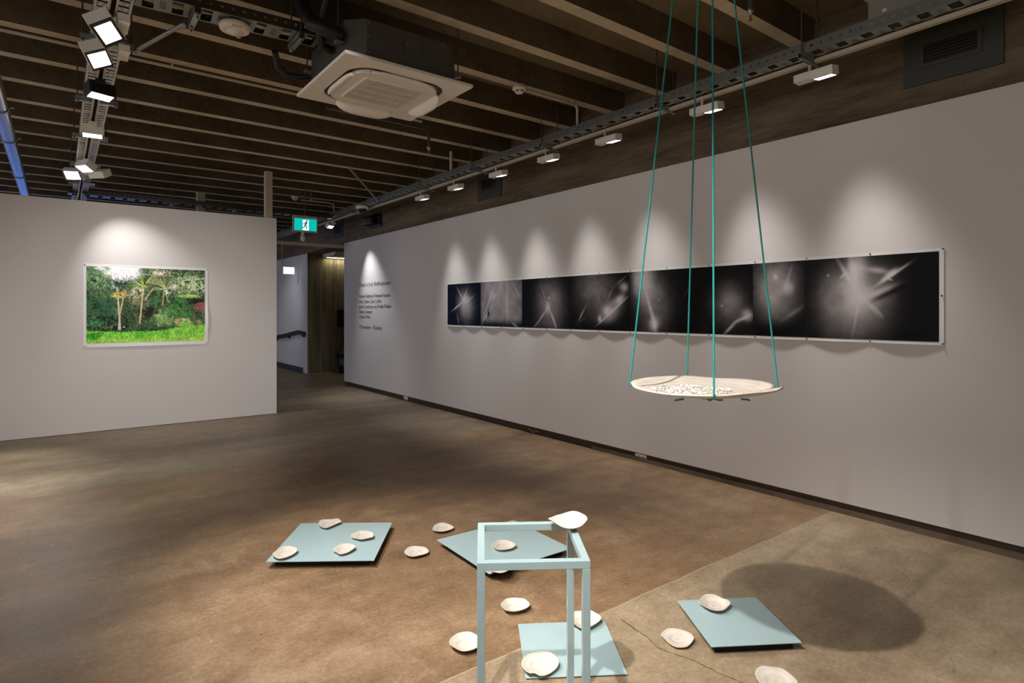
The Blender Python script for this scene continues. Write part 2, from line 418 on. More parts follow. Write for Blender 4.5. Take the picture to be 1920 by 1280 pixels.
def aim_head(loc, aim, label, mat='white', drop=.025, size=(.19, .13, .075), drv=(.03, .10), lens=(.075, .05), spotkw=None, roll=0):
    """track lamp whose head turns towards AIM; loc = point on the track"""
    t = thing('track_lamp', label, 'lamp', loc, 0, 'spotlights on the left track')
    dx = -drv[0]*1.8 if abs(drv[0]) < .08 else 0
    MB().box((dx-.03, -.09, -.045), (dx+.03, .09, -.002)).build('driver_box', mat, t, bevel=.002)
    off = Vector((drv[0], drv[1], -.045-drop))
    MB().tube([(0, 0, -.04), (drv[0]*.5, drv[1]*.5, -.06), off], .010, 10).build('arm', mat, t)
    c = Vector(loc)+off
    q = (Vector(aim)-c).to_track_quat('-Z', 'Y') @ Quaternion((0, 0, 1), roll)
    sx, sy, sz = size
    m = MB().box((-sx/2, -sy/2, -sz/2), (sx/2, sy/2, sz/2))
    h = m.build('head', mat, t, bevel=.003); h.location = off; h.rotation_mode = 'QUATERNION'; h.rotation_quaternion = q
    MB().box((-sx/2+.004, -sy/2+.004, -sz/2-.002), (sx/2-.004, sy/2-.004, -sz/2)).build('bezel', 'dark', h)
    MB().box((-lens[0], -lens[1], -sz/2-.0035), (lens[0], lens[1], -sz/2-.002)).build('lens', 'lens', h)
    if spotkw:
        d = (Vector(aim)-c).normalized(); spot(c+d*(sz/2+.02), aim, **spotkw)
    return t
TZ = 3.165
lw = (1, .97, .925)
aim_head((.235, 4.05, TZ), (1.5, 2.4, .2), 'large white spotlight with bright square lens, topmost of the left row', drv=(-.03, .0), lens=(.066, .045), spotkw=dict(power=190, deg=56, blend=.9, col=lw), roll=.5)
aim_head((.235, 4.50, TZ), (1.5, 3.3, .0), 'white spotlight with bright square lens just below the topmost of the left row', drv=(-.05, .0), lens=(.066, .05), spotkw=dict(power=230, deg=54, blend=.9, col=lw), roll=.5)
aim_head((.235, 5.25, TZ), (.45, 4.6, 0), 'black spotlight in the left row', 'black', drv=(0, -.02), size=(.17, .10, .09), lens=(.07, .04), spotkw=dict(power=50, deg=60, blend=1, col=lw))
aim_head((.235, 6.45, TZ), (.2, 5.9, 0), 'white spotlight with a thin bright strip, next below the black one', drv=(0, -.02), size=(.17, .10, .09), lens=(.07, .04), spotkw=dict(power=60, deg=60, blend=1, col=lw))
aim_head((.235, 8.05, TZ), (-1.2, 7.0, 0), 'white spotlight with slanting lens in the cluster over the landscape print', drv=(0, -.02), size=(.17, .12, .08), spotkw=dict(power=360, deg=64, blend=1, col=(1, .95, .89)))
aim_head((.235, 8.62, TZ), (-1.7, 5.4, 0), 'white spotlight with a square lens, leftmost of the cluster above the landscape print', drv=(-.10, -.04), size=(.19, .13, .07), spotkw=dict(power=260, deg=60, blend=1, col=(1, .95, .89)))
aim_head((.235, 8.38, TZ), (.95, 9.0, 1.5), 'white spotlight turned away towards the wall, rightmost of the cluster', drv=(.14, 0), size=(.19, .13, .08), spotkw=dict(power=68, deg=76, blend=1, col=(1, .975, .96)))
aim_head((.235, 11.1, TZ), (0, 9.5, 0), 'lit spotlight just peeping over the partition top', drv=(0, -.02), size=(.17, .12, .08), spotkw=dict(power=15, deg=60))
# out-of-frame spots on the same track, then fill spots added for brightness
spot((.24, 1.2, 3.1), (2.15, 1.3, .3), 390, 54, .9, lw)
spot((.24, 2.45, 3.1), (1.6, 2.8, 0), 230, 60, .9, lw)
spot((.24, .2, 3.1), (1.5, .6, 0), 90, 70, 1, lw)  # added spot on the near floor, raises the bounce towards the ceiling
spot((-.9, 1.2, 3.1), (.3, 2.3, 0), 60, 76, 1, lw, .05)  # added fill for the near left floor, off the track
spot((1.1, 1.45, 3.12), (1.15, 9, .6), 640, 44, 1, (1, .975, .96))  # added fill for the left partition
spot((2.0, .9, 3.12), (4.6, 9.6, .6), 120, 34, 1, (1, .975, .97))  # added fill for the far part of the right wall, no fixture
for x, y in ((.24, -2.2), (-3.2, -1.5), (-3.2, 2.0), (-3.2, 5.5), (2.4, -2.6)): spot((x, y, 3.1), (x+.2, y, 0), 170, 96, 1, lw, .06)  # added bare downlights, unseen, lifting the light bounced off the floor
# text lamp on the right track
t = aim_head((4.138, 11.15, 3.203), (4.60, 10.15, 1.55), 'tilted white spotlight on the right track lighting the wall text', drv=(-.02, .0), size=(.15, .10, .06), lens=(.06, .035))
t['group'] = 'white lamps on the right track'
spot((4.18, 10.55, 3.10), (4.46, 10.2, 1.5), 120, 64, 1, (.95, .96, 1), .02)

# ---------------------------------------------------------------- air conditioner
acx, acy, acz = 1.885, 4.025, 3.10
ac = thing('air_conditioner', 'square white ceiling air conditioner with a dark body and slatted grille', 'air conditioner', (acx, acy, acz))
def rsq(h, r, n=7):
    pts = []
    for cx, cy, a0 in ((h-r, h-r, 0), (-h+r, h-r, PI/2), (-h+r, -h+r, PI), (h-r, -h+r, 1.5*PI)):
        pts += [(cx+r*math.cos(a0+k*PI/2/n), cy+r*math.sin(a0+k*PI/2/n)) for k in range(n+1)]
    return pts
def ring(m, po, pi_, z0, z1):
    n = len(po)
    vs = [(p[0], p[1], z0) for p in po]+[(p[0], p[1], z0) for p in pi_]+[(p[0], p[1], z1) for p in po]+[(p[0], p[1], z1) for p in pi_]
    fs = []
    for i in range(n):
        j = (i+1) % n
        fs += [(i, j, n+j, n+i), (2*n+i, 3*n+i, 3*n+j, 2*n+j), (i, 2*n+i, 2*n+j, j), (n+i, n+j, 3*n+j, 3*n+i)]
    m.add(vs, fs)
m = MB(); ring(m, rsq(.475, .004), rsq(.36, .17), 0, .022); m.build('fascia', 'plastic', ac, bevel=.003)
m = MB(); ring(m, rsq(.365, .175), rsq(.30, .12), .008, .03); m.build('air_slot', 'dark', ac)
m = MB(); ring(m, rsq(.318, .13), rsq(.285, .03), -.012, .02); m.prism(rsq(.29, .03), -.013, -.006); gp = m.build('centre_panel', 'plastic', ac, bevel=.002)
m = MB()
for i in range(34):
    x = -.215+.43*i/33; m.box((x-.0028, -.215, -.022), (x+.0028, .215, -.014))
for yy in (-.215, -.1075, 0, .1075, .215): m.box((-.22, yy-.006, -.0215), (.22, yy+.006, -.013))
for sx in (-1, 1): m.box((sx*.225-.008, -.222, -.022), (sx*.225+.008, .222, -.013))
gr = m.build('grille', 'plastic', ac); MB().box((-.22, -.22, -.0145), (.22, .22, -.0135)).build('grille_recess', 'skirt', gr)
for k in range(4):
    a = k*PI/2; mt = Matrix.Rotation(a, 4, 'Z')
    m = MB(); vs, fs = [], []
    tilt = math.radians(48 if k in (0, 1) else -25)
    for i in range(13):
        s_ = i/12-.5; wdt = (.085 if k in (0, 1) else .034)*(1-(2*s_)**4*.6)
        for j in range(5):
            q = j/4; x = .318+wdt*q*math.cos(tilt)-.002; z = -.012-wdt*q*math.sin(tilt)-.012*math.sin(q*PI)
            vs.append((x, s_*.46, z))
    fs = [(i*5+j, i*5+j+1, (i+1)*5+j+1, (i+1)*5+j) for i in range(12) for j in range(4)]
    m.add(vs, fs, True, mt); lo = m.build('louvre', 'plastic', ac); md = lo.modifiers.new('thick', 'SOLIDIFY'); md.thickness = .006; md.offset = 0
b_ = .42; ch = .11
octo = [(b_-ch, -b_), (b_, -b_+ch), (b_, b_-ch), (b_-ch, b_), (-b_+ch, b_), (-b_, b_-ch), (-b_, -b_+ch), (-b_+ch, -b_)]
body = MB().prism(octo, .022, .285).build('body', 'duct', ac, bevel=.004)
for (x0, x1, z0, z1) in ((-.27, -.21, .10, .22), (-.14, -.05, .13, .23), (-.05, .09, .13, .23), (.09, .17, .13, .23)):
    m = MB()
    for a_, b2 in (((x0, z0), (x1, z0)), ((x0, z1), (x1, z1)), ((x0, z0), (x0, z1)), ((x1, z0), (x1, z1))):
        m.box((a_[0]-.0008, -b_-.0012, a_[1]-.0008), (b2[0]+.0008, -b_, b2[1]+.0008))
    m.build('knockout_panel', 'galv', body)
m = MB()
for x, z in ((-.295, .07), (-.295, .26), (-.30, .17), (0, .27), (0, .08), (.26, .26), (-.02, .2)): m.lathe([(0, .003), (.004, .002), (.005, 0)], mat=Matrix.Translation((x, -b_, z)) @ Matrix.Rotation(PI/2, 4, 'X'), n=8)
m.build('screw', 'galv', body)
for sx, sy in ((-1, -1), (1, -1), (1, 1), (-1, 1)):
    x, y = sx*.455, sy*.30
    br = MB().box((min(x, sx*.42), y-.03, .13), (max(x, sx*.42)+.0, y+.03, .135)).box((x-.02, y-.02, .12), (x+.02, y+.02, .145)).build('bracket', 'galv', ac)
    MB().tube([(x, y, .11), (x, y, .68)], .005, 8).build('hanging_rod', 'rod', br)
tag(MB().tube([(1.45, 3.72, 3.28), (1.36, 3.72, 3.29), (1.28, 3.78, 3.33), (1.25, 3.86, 3.45), (1.23, 3.9, 3.6), (1.2, 3.95, 3.70), (1.05, 4.1, 3.72)], .045, 12).build('insulated_pipe', 'black'), 'thick black insulated pipe rising beside the air conditioner', 'pipe')
tag(MB().tube([(1.45, 3.88, 3.24), (1.38, 3.88, 3.25), (1.33, 3.80, 3.32), (1.36, 3.72, 3.5), (1.2, 3.72, 3.62), (.95, 3.85, 3.70)], .028, 12).build('insulated_pipe', 'black'), 'thinner black pipe looping up to the joists left of the air conditioner', 'pipe')
p = [(1.46, 4.36, 3.22), (1.40, 4.37, 3.20), (1.30, 4.36, 3.19), (1.22, 4.30, 3.21), (1.17, 4.20, 3.27)]
tag(MB().tube(p, .022, 10).build('insulated_pipe', 'black'), 'short black drain hose curving from the conditioner to the crossing tray', 'pipe')

# ---------------------------------------------------------------- pipes, conduits, sprinklers, braces
def sprinkler(label, x, y, z0, run, z1, mt='pipe'):
    t = thing('sprinkler', label, 'sprinkler', (x, y, z1))
    pts = [(run, 0, z0-z1), (0.03, 0, z0-z1), (.008, 0, z0-z1-.008), (0, 0, z0-z1-.03), (0, 0, .06)] if run else [(0, 0, z0-z1), (0, 0, .06)]
    MB().tube(pts, .016, 12).build('drop_pipe', mt, t)
    MB().lathe([(0, .075), (.02, .075), (.021, .06), (.019, .05), (.012, .045), (.012, .03), (0, .03)], n=12).build('fitting', 'galv', t)
    m = MB().tube([(.010, 0, .035), (.012, 0, .015), (.0, 0, .002)], .002, 6).tube([(-.010, 0, .035), (-.012, 0, .015), (0, 0, .002)], .002, 6)
    m.tube([(0, 0, .035), (0, 0, .004)], .003, 6); m.lathe([(0, .003), (.015, .002), (.015, 0), (0, 0)], n=14); m.build('nozzle', 'brass', t)
    return t
q = atz(806, 290, 3.2); Q = Vector((3.206, 5.676, 3.2))
tq = atz(804, 288, 3.17)
sprinkler('grey sprinkler pipe bending down just right of the air conditioner', tq.x, tq.y, 3.43, -1.1, 3.17)
tq = atz(1407, 38, 3.42); sprinkler('sprinkler head hanging at the top edge right of the teal ropes', tq.x, tq.y, 3.78, 0, 3.42)
tq = aty(584, 380, 10.2); sprinkler('thin sprinkler drop above the green exit sign', tq.x, tq.y, 3.66, -1.3, tq.z)
def conduit(label, pts, r=.0125, mt='offwhite', name='conduit'):
    t = thing(name, label, 'conduit', pts[0]); o = Vector(pts[0])
    MB().tube([Vector(p)-o for p in pts], r, 10).build('tube', mt, t); return t
def saddle(t, at):
    MB().box((-.006, -.02, -.006), (.006, .02, .02)).build('saddle', 'offwhite', t, loc=Vector(at)-t.location)
c1 = conduit('pale conduit running under a joist from the left edge to the air conditioner', [(-2.5, 5.66, 3.535), (3.1, 5.66, 3.535)])
for x in (.75, 1.9): saddle(c1, (x, 5.66, 3.545))
c2 = conduit('far pale conduit crossing under a joist above the partition', [(-3, 9.42, 3.535), (2.9, 9.42, 3.535)]); saddle(c2, (.1, 9.42, 3.545))
a, b = Vector((3.326, 4.20, 3.53)), Vector((4.03, 4.22, 3.53))
c3 = conduit('white conduit from the smoke detector bending down into the right tray', [(3.37, 4.27, 3.53), (4.02, 4.27, 3.53), (4.055, 4.27, 3.52), (4.07, 4.27, 3.49), (4.07, 4.27, 3.32)], .014)
saddle(c3, (4.0, 4.27, 3.54))
p1 = atz(824, 268, 3.56)
tp = atx(824, 325, 4.05)
conduit('white vertical pipe dropping from a joist into the right tray', [(4.03, 6.58, 3.56), (4.03, 6.58, 3.30)], .02)
conduit('thin far conduit bending down to the tray beside the dome camera', [(3.45, 10.8, 3.50), (3.9, 10.78, 3.50), (4.02, 10.7, 3.47), (4.04, 10.7, 3.30)], .013)
def strut_brace(label, a, b, w=.02):
    t = thing('diagonal_brace', label, 'brace', a); d = Vector(b)-Vector(a)
    m = MB().tube([(0, 0, 0), tuple(d)], w, 4).build('strut', 'galv', t)
    for p in ((0, 0, 0), tuple(d)): MB().lathe([(0, -.02), (.012, -.02), (.012, .02), (0, .02)], p, 6).build('bolt', 'galv', t)
strut_brace('grey diagonal brace from a joist down to the right tray', (3.32, 8.22, 3.56), (3.98, 8.72, 3.25))
strut_brace('diagonal brace joining the left spotlight tray to the crossing tray', (.40, 4.62, 3.215), (.62, 4.18, 3.29), .018)
bp = thing('service_pipe', 'thick shiny round pipe along the left edge under the joists', 'pipe', (-.42, 2, 3.32))
MB().tube([(0, 0, 0), (0, 12, 0)], .062, 24).build('tube', 'bigpipe', bp)
for y in (3.0, 4.95, 6.15, 8.2):
    m = MB(); ring_ = []
    m.lathe([(.066, -.015), (.070, -.015), (.070, .015), (.066, .015), (.066, -.015)], n=24, mat=Matrix.Translation((0, y, 0)) @ Matrix.Rotation(PI/2, 4, 'X'))
    m.box((.066, y-.012, -.004), (.10, y+.012, .004)); m.box((-.10, y-.012, -.004), (-.066, y+.012, .004)); m.tube([(0, y, .068), (0, y, .24)], .005, 6)
    m.build('clamp', 'galv', bp)

# ---------------------------------------------------------------- detectors, camera, sounder
def detector(label, x, y, z, s=1.0, tall=.05):
    t = thing('smoke_detector', label, 'smoke detector', (x, y, z))
    MB().lathe([(0, 0), (.045*s, 0), (.045*s, -.022), (.0, -.022)], n=28).build('mount', 'plastic', t)
    h = MB().lathe([(0, -.02), (.052*s, -.02), (.055*s, -.03), (.052*s, -.042), (.036*s, -.05), (.034*s, -.066), (.022*s, -.075), (0, -.076)], n=28).build('head', 'plastic', t)
    m = MB()
    for k in range(6):
        a = k*PI/3; m.box((-.010*s, .0335*s, -.063), (.010*s, .0365*s, -.053), Matrix.Rotation(a, 4, 'Z'))
    m.build('slot', 'slot', h)
d1 = atz(984, 163, 3.56); detector('white smoke detector on the joist end of the white conduit', 3.34, 4.27, 3.56, 1.15)
dd = atz(565, 366, 3.56); detector('small far smoke detector above the exit sign', 3.36, 10.82, 3.56, 1.1)
sd = thing('sounder', 'large round white sounder disc under the crossing tray', 'alarm', (.842*1.055, 3.865*1.055, 3.325))
MB().lathe([(0, 0), (.085, 0), (.092, -.008), (.094, -.02), (.086, -.038), (.06, -.05), (.058, -.044), (.052, -.044), (.05, -.053), (0, -.056)], n=48).build('disc', 'plastic', sd)
m = MB()
for k in range(5): m.box((-.03+k*.012, -.086, -.045), (-.026+k*.012, -.056, -.036))
m.build('sound_slots', 'offwhite', sd); MB().lathe([(.0, 0), (.014, 0), (.014, -.003), (0, -.003)], (.035, .05, -.053), 20).build('indicator', simple('yellow_green_label', (196, 196, 110), .5), sd)
dc = thing('dome_camera', 'white dome security camera with dark glass under the right tray', 'security camera', (3.98, 9.30, 3.235))
MB().lathe([(0, 0), (.10, 0), (.105, -.02), (.10, -.045), (.075, -.05), (0, -.05)], n=32).build('housing', 'plastic', dc)
MB().lathe([(.072, -.05), (.068, -.075), (.05, -.10), (.025, -.113), (0, -.117)], n=32).build('dome', simple('smoked_dome', (30, 32, 38), .08), dc)

# ---------------------------------------------------------------- exit signs and sensor
ex = thing('exit_sign', 'lit green exit sign with white running figure hanging over the gap', 'exit sign', (3.155, 9.62, 2.90), math.radians(-2))
MB().box((-.195, .0, -.13), (.195, .045, .13)).build('housing', 'offwhite', ex, bevel=.004)
MB().box((-.175, -.004, -.105), (.175, 0, .085)).build('green_face', 'signlit', ex)
m = MB().box((-.045, -.006, -.10), (.05, -.004, .065)); dr = m.build('white_door', 'signwhite', ex)
fig = MB()
def limb(a, b, w):
    a, b = Vector((a[0], 0, a[1])), Vector((b[0], 0, b[1])); d = (b-a).normalized(); n_ = Vector((d.z, 0, -d.x))*w
    fig.add([tuple(a+n_+Vector((0, -.008, 0))), tuple(a-n_+Vector((0, -.008, 0))), tuple(b-n_+Vector((0, -.008, 0))), tuple(b+n_+Vector((0, -.008, 0)))], [(0, 1, 2, 3)])
hd = [(.018+.013*math.cos(k*PI/6), -.008, .048+.013*math.sin(k*PI/6)) for k in range(12)]; fig.add(hd, [tuple(range(12))])
limb((.012, .032), (-.008, -.02), .011); limb((.012, .026), (.034, .004), .005); limb((.01, .028), (-.022, .018), .005); limb((-.022, .018), (-.034, -.006), .005)
limb((-.006, -.018), (.018, -.04), .007); limb((.018, -.04), (.008, -.078), .006); limb((-.008, -.018), (-.022, -.052), .007); limb((-.022, -.052), (-.052, -.062), .006)
fo = fig.build('running_figure', simple('sign_green', (0, 120, 104), .5), ex); md = fo.modifiers.new('thick', 'SOLIDIFY'); md.thickness = .0015
m = MB().box((.02, -.0052, -.119), (.13, -.0042, -.113)).build('small_print', 'ink', ex)
MB().tube([(0, .02, .13), (0, .02, .75)], .008, 8).build('hanging_rod', 'rod', ex)
se = thing('sensor', 'small white motion sensor under the exit sign', 'sensor', (3.116, 9.62, 2.77))
MB().tube([(0, 0.02, 0), (0, .02, -.05)], .022, 12).build('stem', 'plastic', se); MB().lathe([(0, -.05), (.03, -.05), (.034, -.09), (.03, -.13), (.018, -.145), (0, -.148)], (0, .02, 0), 20).build('head', 'plastic', se)
P2 = aty(542, 507, 14.9)
e2 = thing('exit_sign', 'small pale lit sign hanging in the far corridor', 'exit sign', P2)
MB().box((-.13, 0, -.085), (.13, .03, .085)).build('lit_face', 'signwhite', e2)
MB().tube([(-.13, .015, .02), (-.27, .015, .03), (-.30, .015, .08), (-.30, .015, 3.5-P2.z)], .012, 8).tube([(-.05, .015, .08), (-.16, .015, .16), (-.16, .015, 3.5-P2.z)], .01, 8).build('bracket', 'offwhite', e2)

# ---------------------------------------------------------------- vents on the concrete band
def vent(label, y0, y1, z0, z1, gy0, gy1, gz0, gz1, n=6):
    t = thing('air_vent', label, 'vent', (4.70, (y0+y1)/2, z0)); oy = (y0+y1)/2
    m = MB().box((-.018, y0-oy, 0), (0, y1-oy, z1-z0)); m.build('backing_board', 'grille', t, bevel=.001)
    f = MB(); w = .022
    a, b, c, d = gy0-w-oy, gy1+w-oy, gz0-w-z0, gz1+w-z0
    f.box((-.028, a, c), (-.018, b, c+w)); f.box((-.028, a, d-w), (-.018, b, d)); f.box((-.028, a, c+w), (-.018, a+w, d-w)); f.box((-.028, b-w, c+w), (-.018, b, d-w))
    f.build('frame', 'grille', t)
    MB().box((-.0195, gy0-oy, gz0-z0), (-.0182, gy1-oy, gz1-z0)).build('dark_opening', 'slot', t)
    s_ = MB()
    for k in range(n):
        z = gz0-z0+(k+.5)*(gz1-gz0)/n
        s_.add([(-.027, gy0-oy, z-.004), (-.020, gy0-oy, z+.006), (-.020, gy1-oy, z+.006), (-.027, gy1-oy, z-.004), (-.026, gy0-oy, z-.006), (-.019, gy0-oy, z+.004), (-.019, gy1-oy, z+.004), (-.026, gy1-oy, z-.006)],
               [(0, 1, 2, 3), (7, 6, 5, 4), (0, 3, 7, 4), (1, 5, 6, 2), (0, 4, 5, 1), (3, 2, 6, 7)])
    s_.build('slats', 'grille', t)
vent('large dark green-grey vent on the concrete band at upper right', 1.083, 1.635, 3.05, 3.50, 1.213, 1.514, 3.178, 3.305)
vent('small square vent on the concrete band behind the middle lamps', 6.38, 6.93, 3.045, 3.50, 6.51, 6.82, 3.178, 3.313, 5)
vent('farthest dark vent near the text wall end', 11.95, 12.5, 3.06, 3.45, 12.05, 12.38, 3.15, 3.29, 4)
jb = thing('junction_box', 'pale grey metal box above the tray at the top right', 'box', (4.22, 1.02, 3.36))
MB().box((0, 0, 0), (.3, .66, .19)).build('casing', simple('grey_enamel', (150, 144, 136), .45), jb, bevel=.003)
MB().box((-.0015, .55, .065), (0, .575, .085)).build('white_symbol', 'paper', jb)
pj = thing('projector_bracket', 'dark bracket box fixed to the concrete band beyond the dome camera', 'bracket', (4.69, 10.35, 3.0))
MB().box((-.16, -.25, .1), (0.0, .25, .115)).box((-.16, -.25, .24), (0, .25, .255)).box((-.02, -.27, .06), (0, .27, .30)).box((-.13, -.1, .12), (-.03, .12, .22)).build('frame', 'black', pj)

# ---------------------------------------------------------------- sockets and cable in the skirting gap
def socket(label, x, y, w):
    p = atx(x, y, XR+.024); t = thing('wall_socket', label, 'socket', (XR+.0295, p.y, .018))
    MB().box((-.012, -w/2, 0), (0, w/2, .052)).build('plate', 'plastic', t, bevel=.003)
    MB().box((-.0135, -w/2+.02, .012), (-.012, -.01, .04)).box((-.0135, .01, .012), (-.012, w/2-.02, .04)).build('outlet', 'offwhite', t)
socket('white double socket low on the right wall under the hanging dish', 1202, 855, .14)
socket('small far white socket at the foot of the right wall', 761, 744, .13)
p = [Vector((XR+.020, 5.52+.03*i, .03+.015*math.sin(i*1.3))) for i in range(8)]
tag(MB().tube(p, .004, 6).build('loose_wire', 'cream_cable'), 'short loose pale wire in the gap under the right wall', 'wire')

# ---------------------------------------------------------------- corridor furniture
hr = thing('handrail', 'dark wooden handrail on the far corridor wall', 'handrail', (4.74, 14.4, .9))
m = MB(); prof = [(14.40, .96), (14.85, .99), (16.0, .86), (17.4, .74)]
for (ya, za), (yb, zb) in zip(prof, prof[1:]):
    m.add([(-.07, ya-14.4, za-.96), (-.02, ya-14.4, za-.96), (-.02, ya-14.4, za-.86), (-.07, ya-14.4, za-.86), (-.07, yb-14.4, zb-.96), (-.02, yb-14.4, zb-.96), (-.02, yb-14.4, zb-.86), (-.07, yb-14.4, zb-.86)],
          [(0, 1, 2, 3), (7, 6, 5, 4), (0, 4, 5, 1), (1, 5, 6, 2), (2, 6, 7, 3), (3, 7, 4, 0)])
m.build('rail', 'wood', hr)
for y, z in ((.08, .0), (1.2, -.07), (2.3, -.16)): MB().box((-.05, y, z-.03), (0, y+.05, z+.07)).build('bracket', 'black', hr)
tag(box('skirting_block', (4.69, 14.62, 0), (4.738, 17.5, .12), 'blueskirt'), 'blue-grey plinth at the foot of the far corridor wall', 'skirting')
a = aty(633, 580, 14.3); b = aty(660, 612, 14.3)
wm = thing('wall_panel', 'black flat panel hanging on the dark board-marked concrete', 'panel', (a.x, 14.329, b.z))
MB().box((0, -.04, 0), (.6, 0, a.z-b.z)).build('casing', 'black', wm, bevel=.004); MB().box((.03, -.043, .03), (.57, -.04, a.z-b.z-.03)).build('screen', 'slot', wm)
a = aty(627, 663, 14.0)
bn = thing('bin', 'dark bin standing in the far doorway', 'bin', (a.x+.35, 14.02, 0))
MB().lathe([(0, 0), (.22, 0), (.26, .46), (0, .46)], n=24).build('body', 'black', bn); MB().lathe([(0, .46), (.30, .46), (.30, .50), (.1, .56), (0, .56)], n=24).build('lid', 'black', bn)
MB().tube([(-.08, 0, .55), (-.04, 0, .6), (.04, 0, .6), (.08, 0, .55)], .01, 8).build('handle', 'dark', bn)

# ---------------------------------------------------------------- painted prints (vertex colours worked out in numpy)
rng = np.random.default_rng(5)
def vnoise(u, v, fx, fy, seed):
    r = np.random.default_rng(seed); gd = r.random((int(fy)+3, int(fx)+3))
    x, y = u*fx, v*fy; xi = np.clip(x.astype(int), 0, int(fx)+1); yi = np.clip(y.astype(int), 0, int(fy)+1)
    a, b = x-xi, y-yi; a = a*a*(3-2*a); b = b*b*(3-2*b)
    return (gd[yi, xi]*(1-a)+gd[yi, xi+1]*a)*(1-b)+(gd[yi+1, xi]*(1-a)+gd[yi+1, xi+1]*a)*b
def fbm(u, v, f, asp, seed, o=4):
    s_ = 0; am = .5; t_ = 0
    for k in range(o): s_ = s_+am*vnoise(u, v, f*asp*2**k, f*2**k, seed+k); t_ += am; am *= .55
    return s_/t_
def sst(x, a, b):
    t_ = np.clip((x-a)/(b-a), 0, 1); return t_*t_*(3-2*t_)
def grid_print(name, parent, cols, to3d, nu, nv, mat):
    """cols (nv+1, nu+1, 3) sRGB 0..1; to3d(u, v) -> xyz arrays"""
    u, v = np.meshgrid(np.linspace(0, 1, nu+1), np.linspace(0, 1, nv+1))
    co = np.stack(to3d(u, v), -1).reshape(-1, 3)
    idx = np.arange((nu+1)*(nv+1)).reshape(nv+1, nu+1)
    quads = np.stack([idx[:-1, :-1], idx[1:, :-1], idx[1:, 1:], idx[:-1, 1:]], -1).reshape(-1, 4)
    me = bpy.data.meshes.new(name); me.vertices.add(len(co)); me.vertices.foreach_set('co', co.ravel())
    me.loops.add(quads.size); me.loops.foreach_set('vertex_index', quads.ravel().astype(np.int32))
    me.polygons.add(len(quads)); me.polygons.foreach_set('loop_start', np.arange(0, quads.size, 4, dtype=np.int32))
    me.update(calc_edges=True); me.validate()
    if cols is not None:
        c = np.clip(cols, 0, 1).reshape(-1, 3); c = np.where(c <= .04045, c/12.92, ((c+.055)/1.055)**2.4)
        at_ = me.color_attributes.new('print', 'FLOAT_COLOR', 'POINT')
        at_.data.foreach_set('color', np.concatenate([c, np.ones((len(c), 1))], 1).astype(np.float32).ravel())
    me.materials.append(mat); me.polygons.foreach_set('use_smooth', [True]*len(me.polygons))
    o = bpy.data.objects.new(name, me); COL.objects.link(o); o.parent = parent; return o
def inkmat(name, rough):
    t = NT(name); a_ = t.n('ShaderNodeVertexColor', layer_name='print'); t.l(a_.outputs[0], t.b.inputs['Base Color']); t.set(rough=rough, spec=.12); return t.m
# ---- landscape
LX0, LX1, LZ0, LZ1 = .266, 1.583, 1.098, 2.053
nu, nv = 440, 300
U, V = np.meshgrid(np.linspace(0, 1, nu+1), np.linspace(0, 1, nv+1))      # V = 0 at the top
n1 = fbm(U, V, 12, 1.4, 1, 5); n2 = fbm(U, V, 45, 1.4, 11, 3); n3 = fbm(U, V, 5, 1.4, 21, 3); n4 = fbm(U, V, 80, 1.4, 31, 2)
leaf = np.clip((n1*.4+n2*.35+n4*.25-.32)*3.4, 0, 1)
def mixc(C, col, m): return C*(1-m[..., None])+np.array(col)/255.*m[..., None]
C = np.zeros((nv+1, nu+1, 3))+np.array((34, 42, 32))/255.
C = mixc(C, (96, 124, 84), leaf*.75)
def blob(cu, cv, ru, rv, soft=.5, wob=.8, seed=3):
    d = np.sqrt(((U-cu)/ru)**2+((V-cv)/rv)**2)+(n1-.5)*wob*2+(n2-.5)*wob
    return 1-sst(d, 1-soft, 1.0+.02)
C = mixc(C, (116, 142, 108), blob(.09, .16, .16, .2)*leaf); C = mixc(C, (190, 196, 206), blob(.08, .02, .08, .04, .8)*.8)
C = mixc(C, (46, 86, 62), blob(.1, .55, .22, .2)*leaf*.95); C = mixc(C, (20, 34, 26), blob(.14, .74, .2, .13)*(1-leaf)*.8)
C = mixc(C, (66, 132, 78), blob(.06, .74, .09, .06)*leaf); C = mixc(C, (205, 200, 204), np.clip(blob(.29, .05, .19, .2, .5, .3)+blob(.27, .15, .10, .16, .6), 0, 1))
C = mixc(C, (196, 186, 160), blob(.4, .33, .1, .14)*leaf); C = mixc(C, (214, 206, 96), blob(.25, .37, .09, .06)*leaf); C = mixc(C, (210, 190, 176), blob(.6, .06, .12, .07)*leaf)
C = mixc(C, (140, 120, 92), blob(.43, .45, .12, .1)*leaf*.8)
C = mixc(C, (146, 162, 124), blob(.85, .2, .24, .2, .4)*leaf); C = mixc(C, (176, 190, 150), blob(.88, .22, .2, .16, .4)*np.clip(leaf*1.6-.7, 0, 1))
C = mixc(C, (98, 100, 66), blob(.62, .16, .12, .12)*leaf*.8)
C = mixc(C, (176, 196, 104), blob(.84, .37, .13, .035, .5, .3)*.8); C = mixc(C, (30, 28, 22), blob(.88, .44, .1, .05, .6)*.9)
C = mixc(C, (66, 114, 66), blob(.76, .47, .14, .13)*leaf); C = mixc(C, (84, 138, 74), blob(.72, .58, .14, .1)*leaf*.9)
C = mixc(C, (150, 86, 84), blob(.965, .52, .075, .075, .35, .2)*(.55+.45*leaf)); C = mixc(C, (150, 176, 118), blob(.6, .66, .11, .11)*leaf); C = mixc(C, (112, 156, 90), blob(.66, .72, .18, .09)*leaf*.8)
C = mixc(C, (32, 30, 24), blob(.5, .6, .06, .12, .6)*.8); C = mixc(C, (60, 84, 44), blob(.36, .7, .1, .08)*leaf)
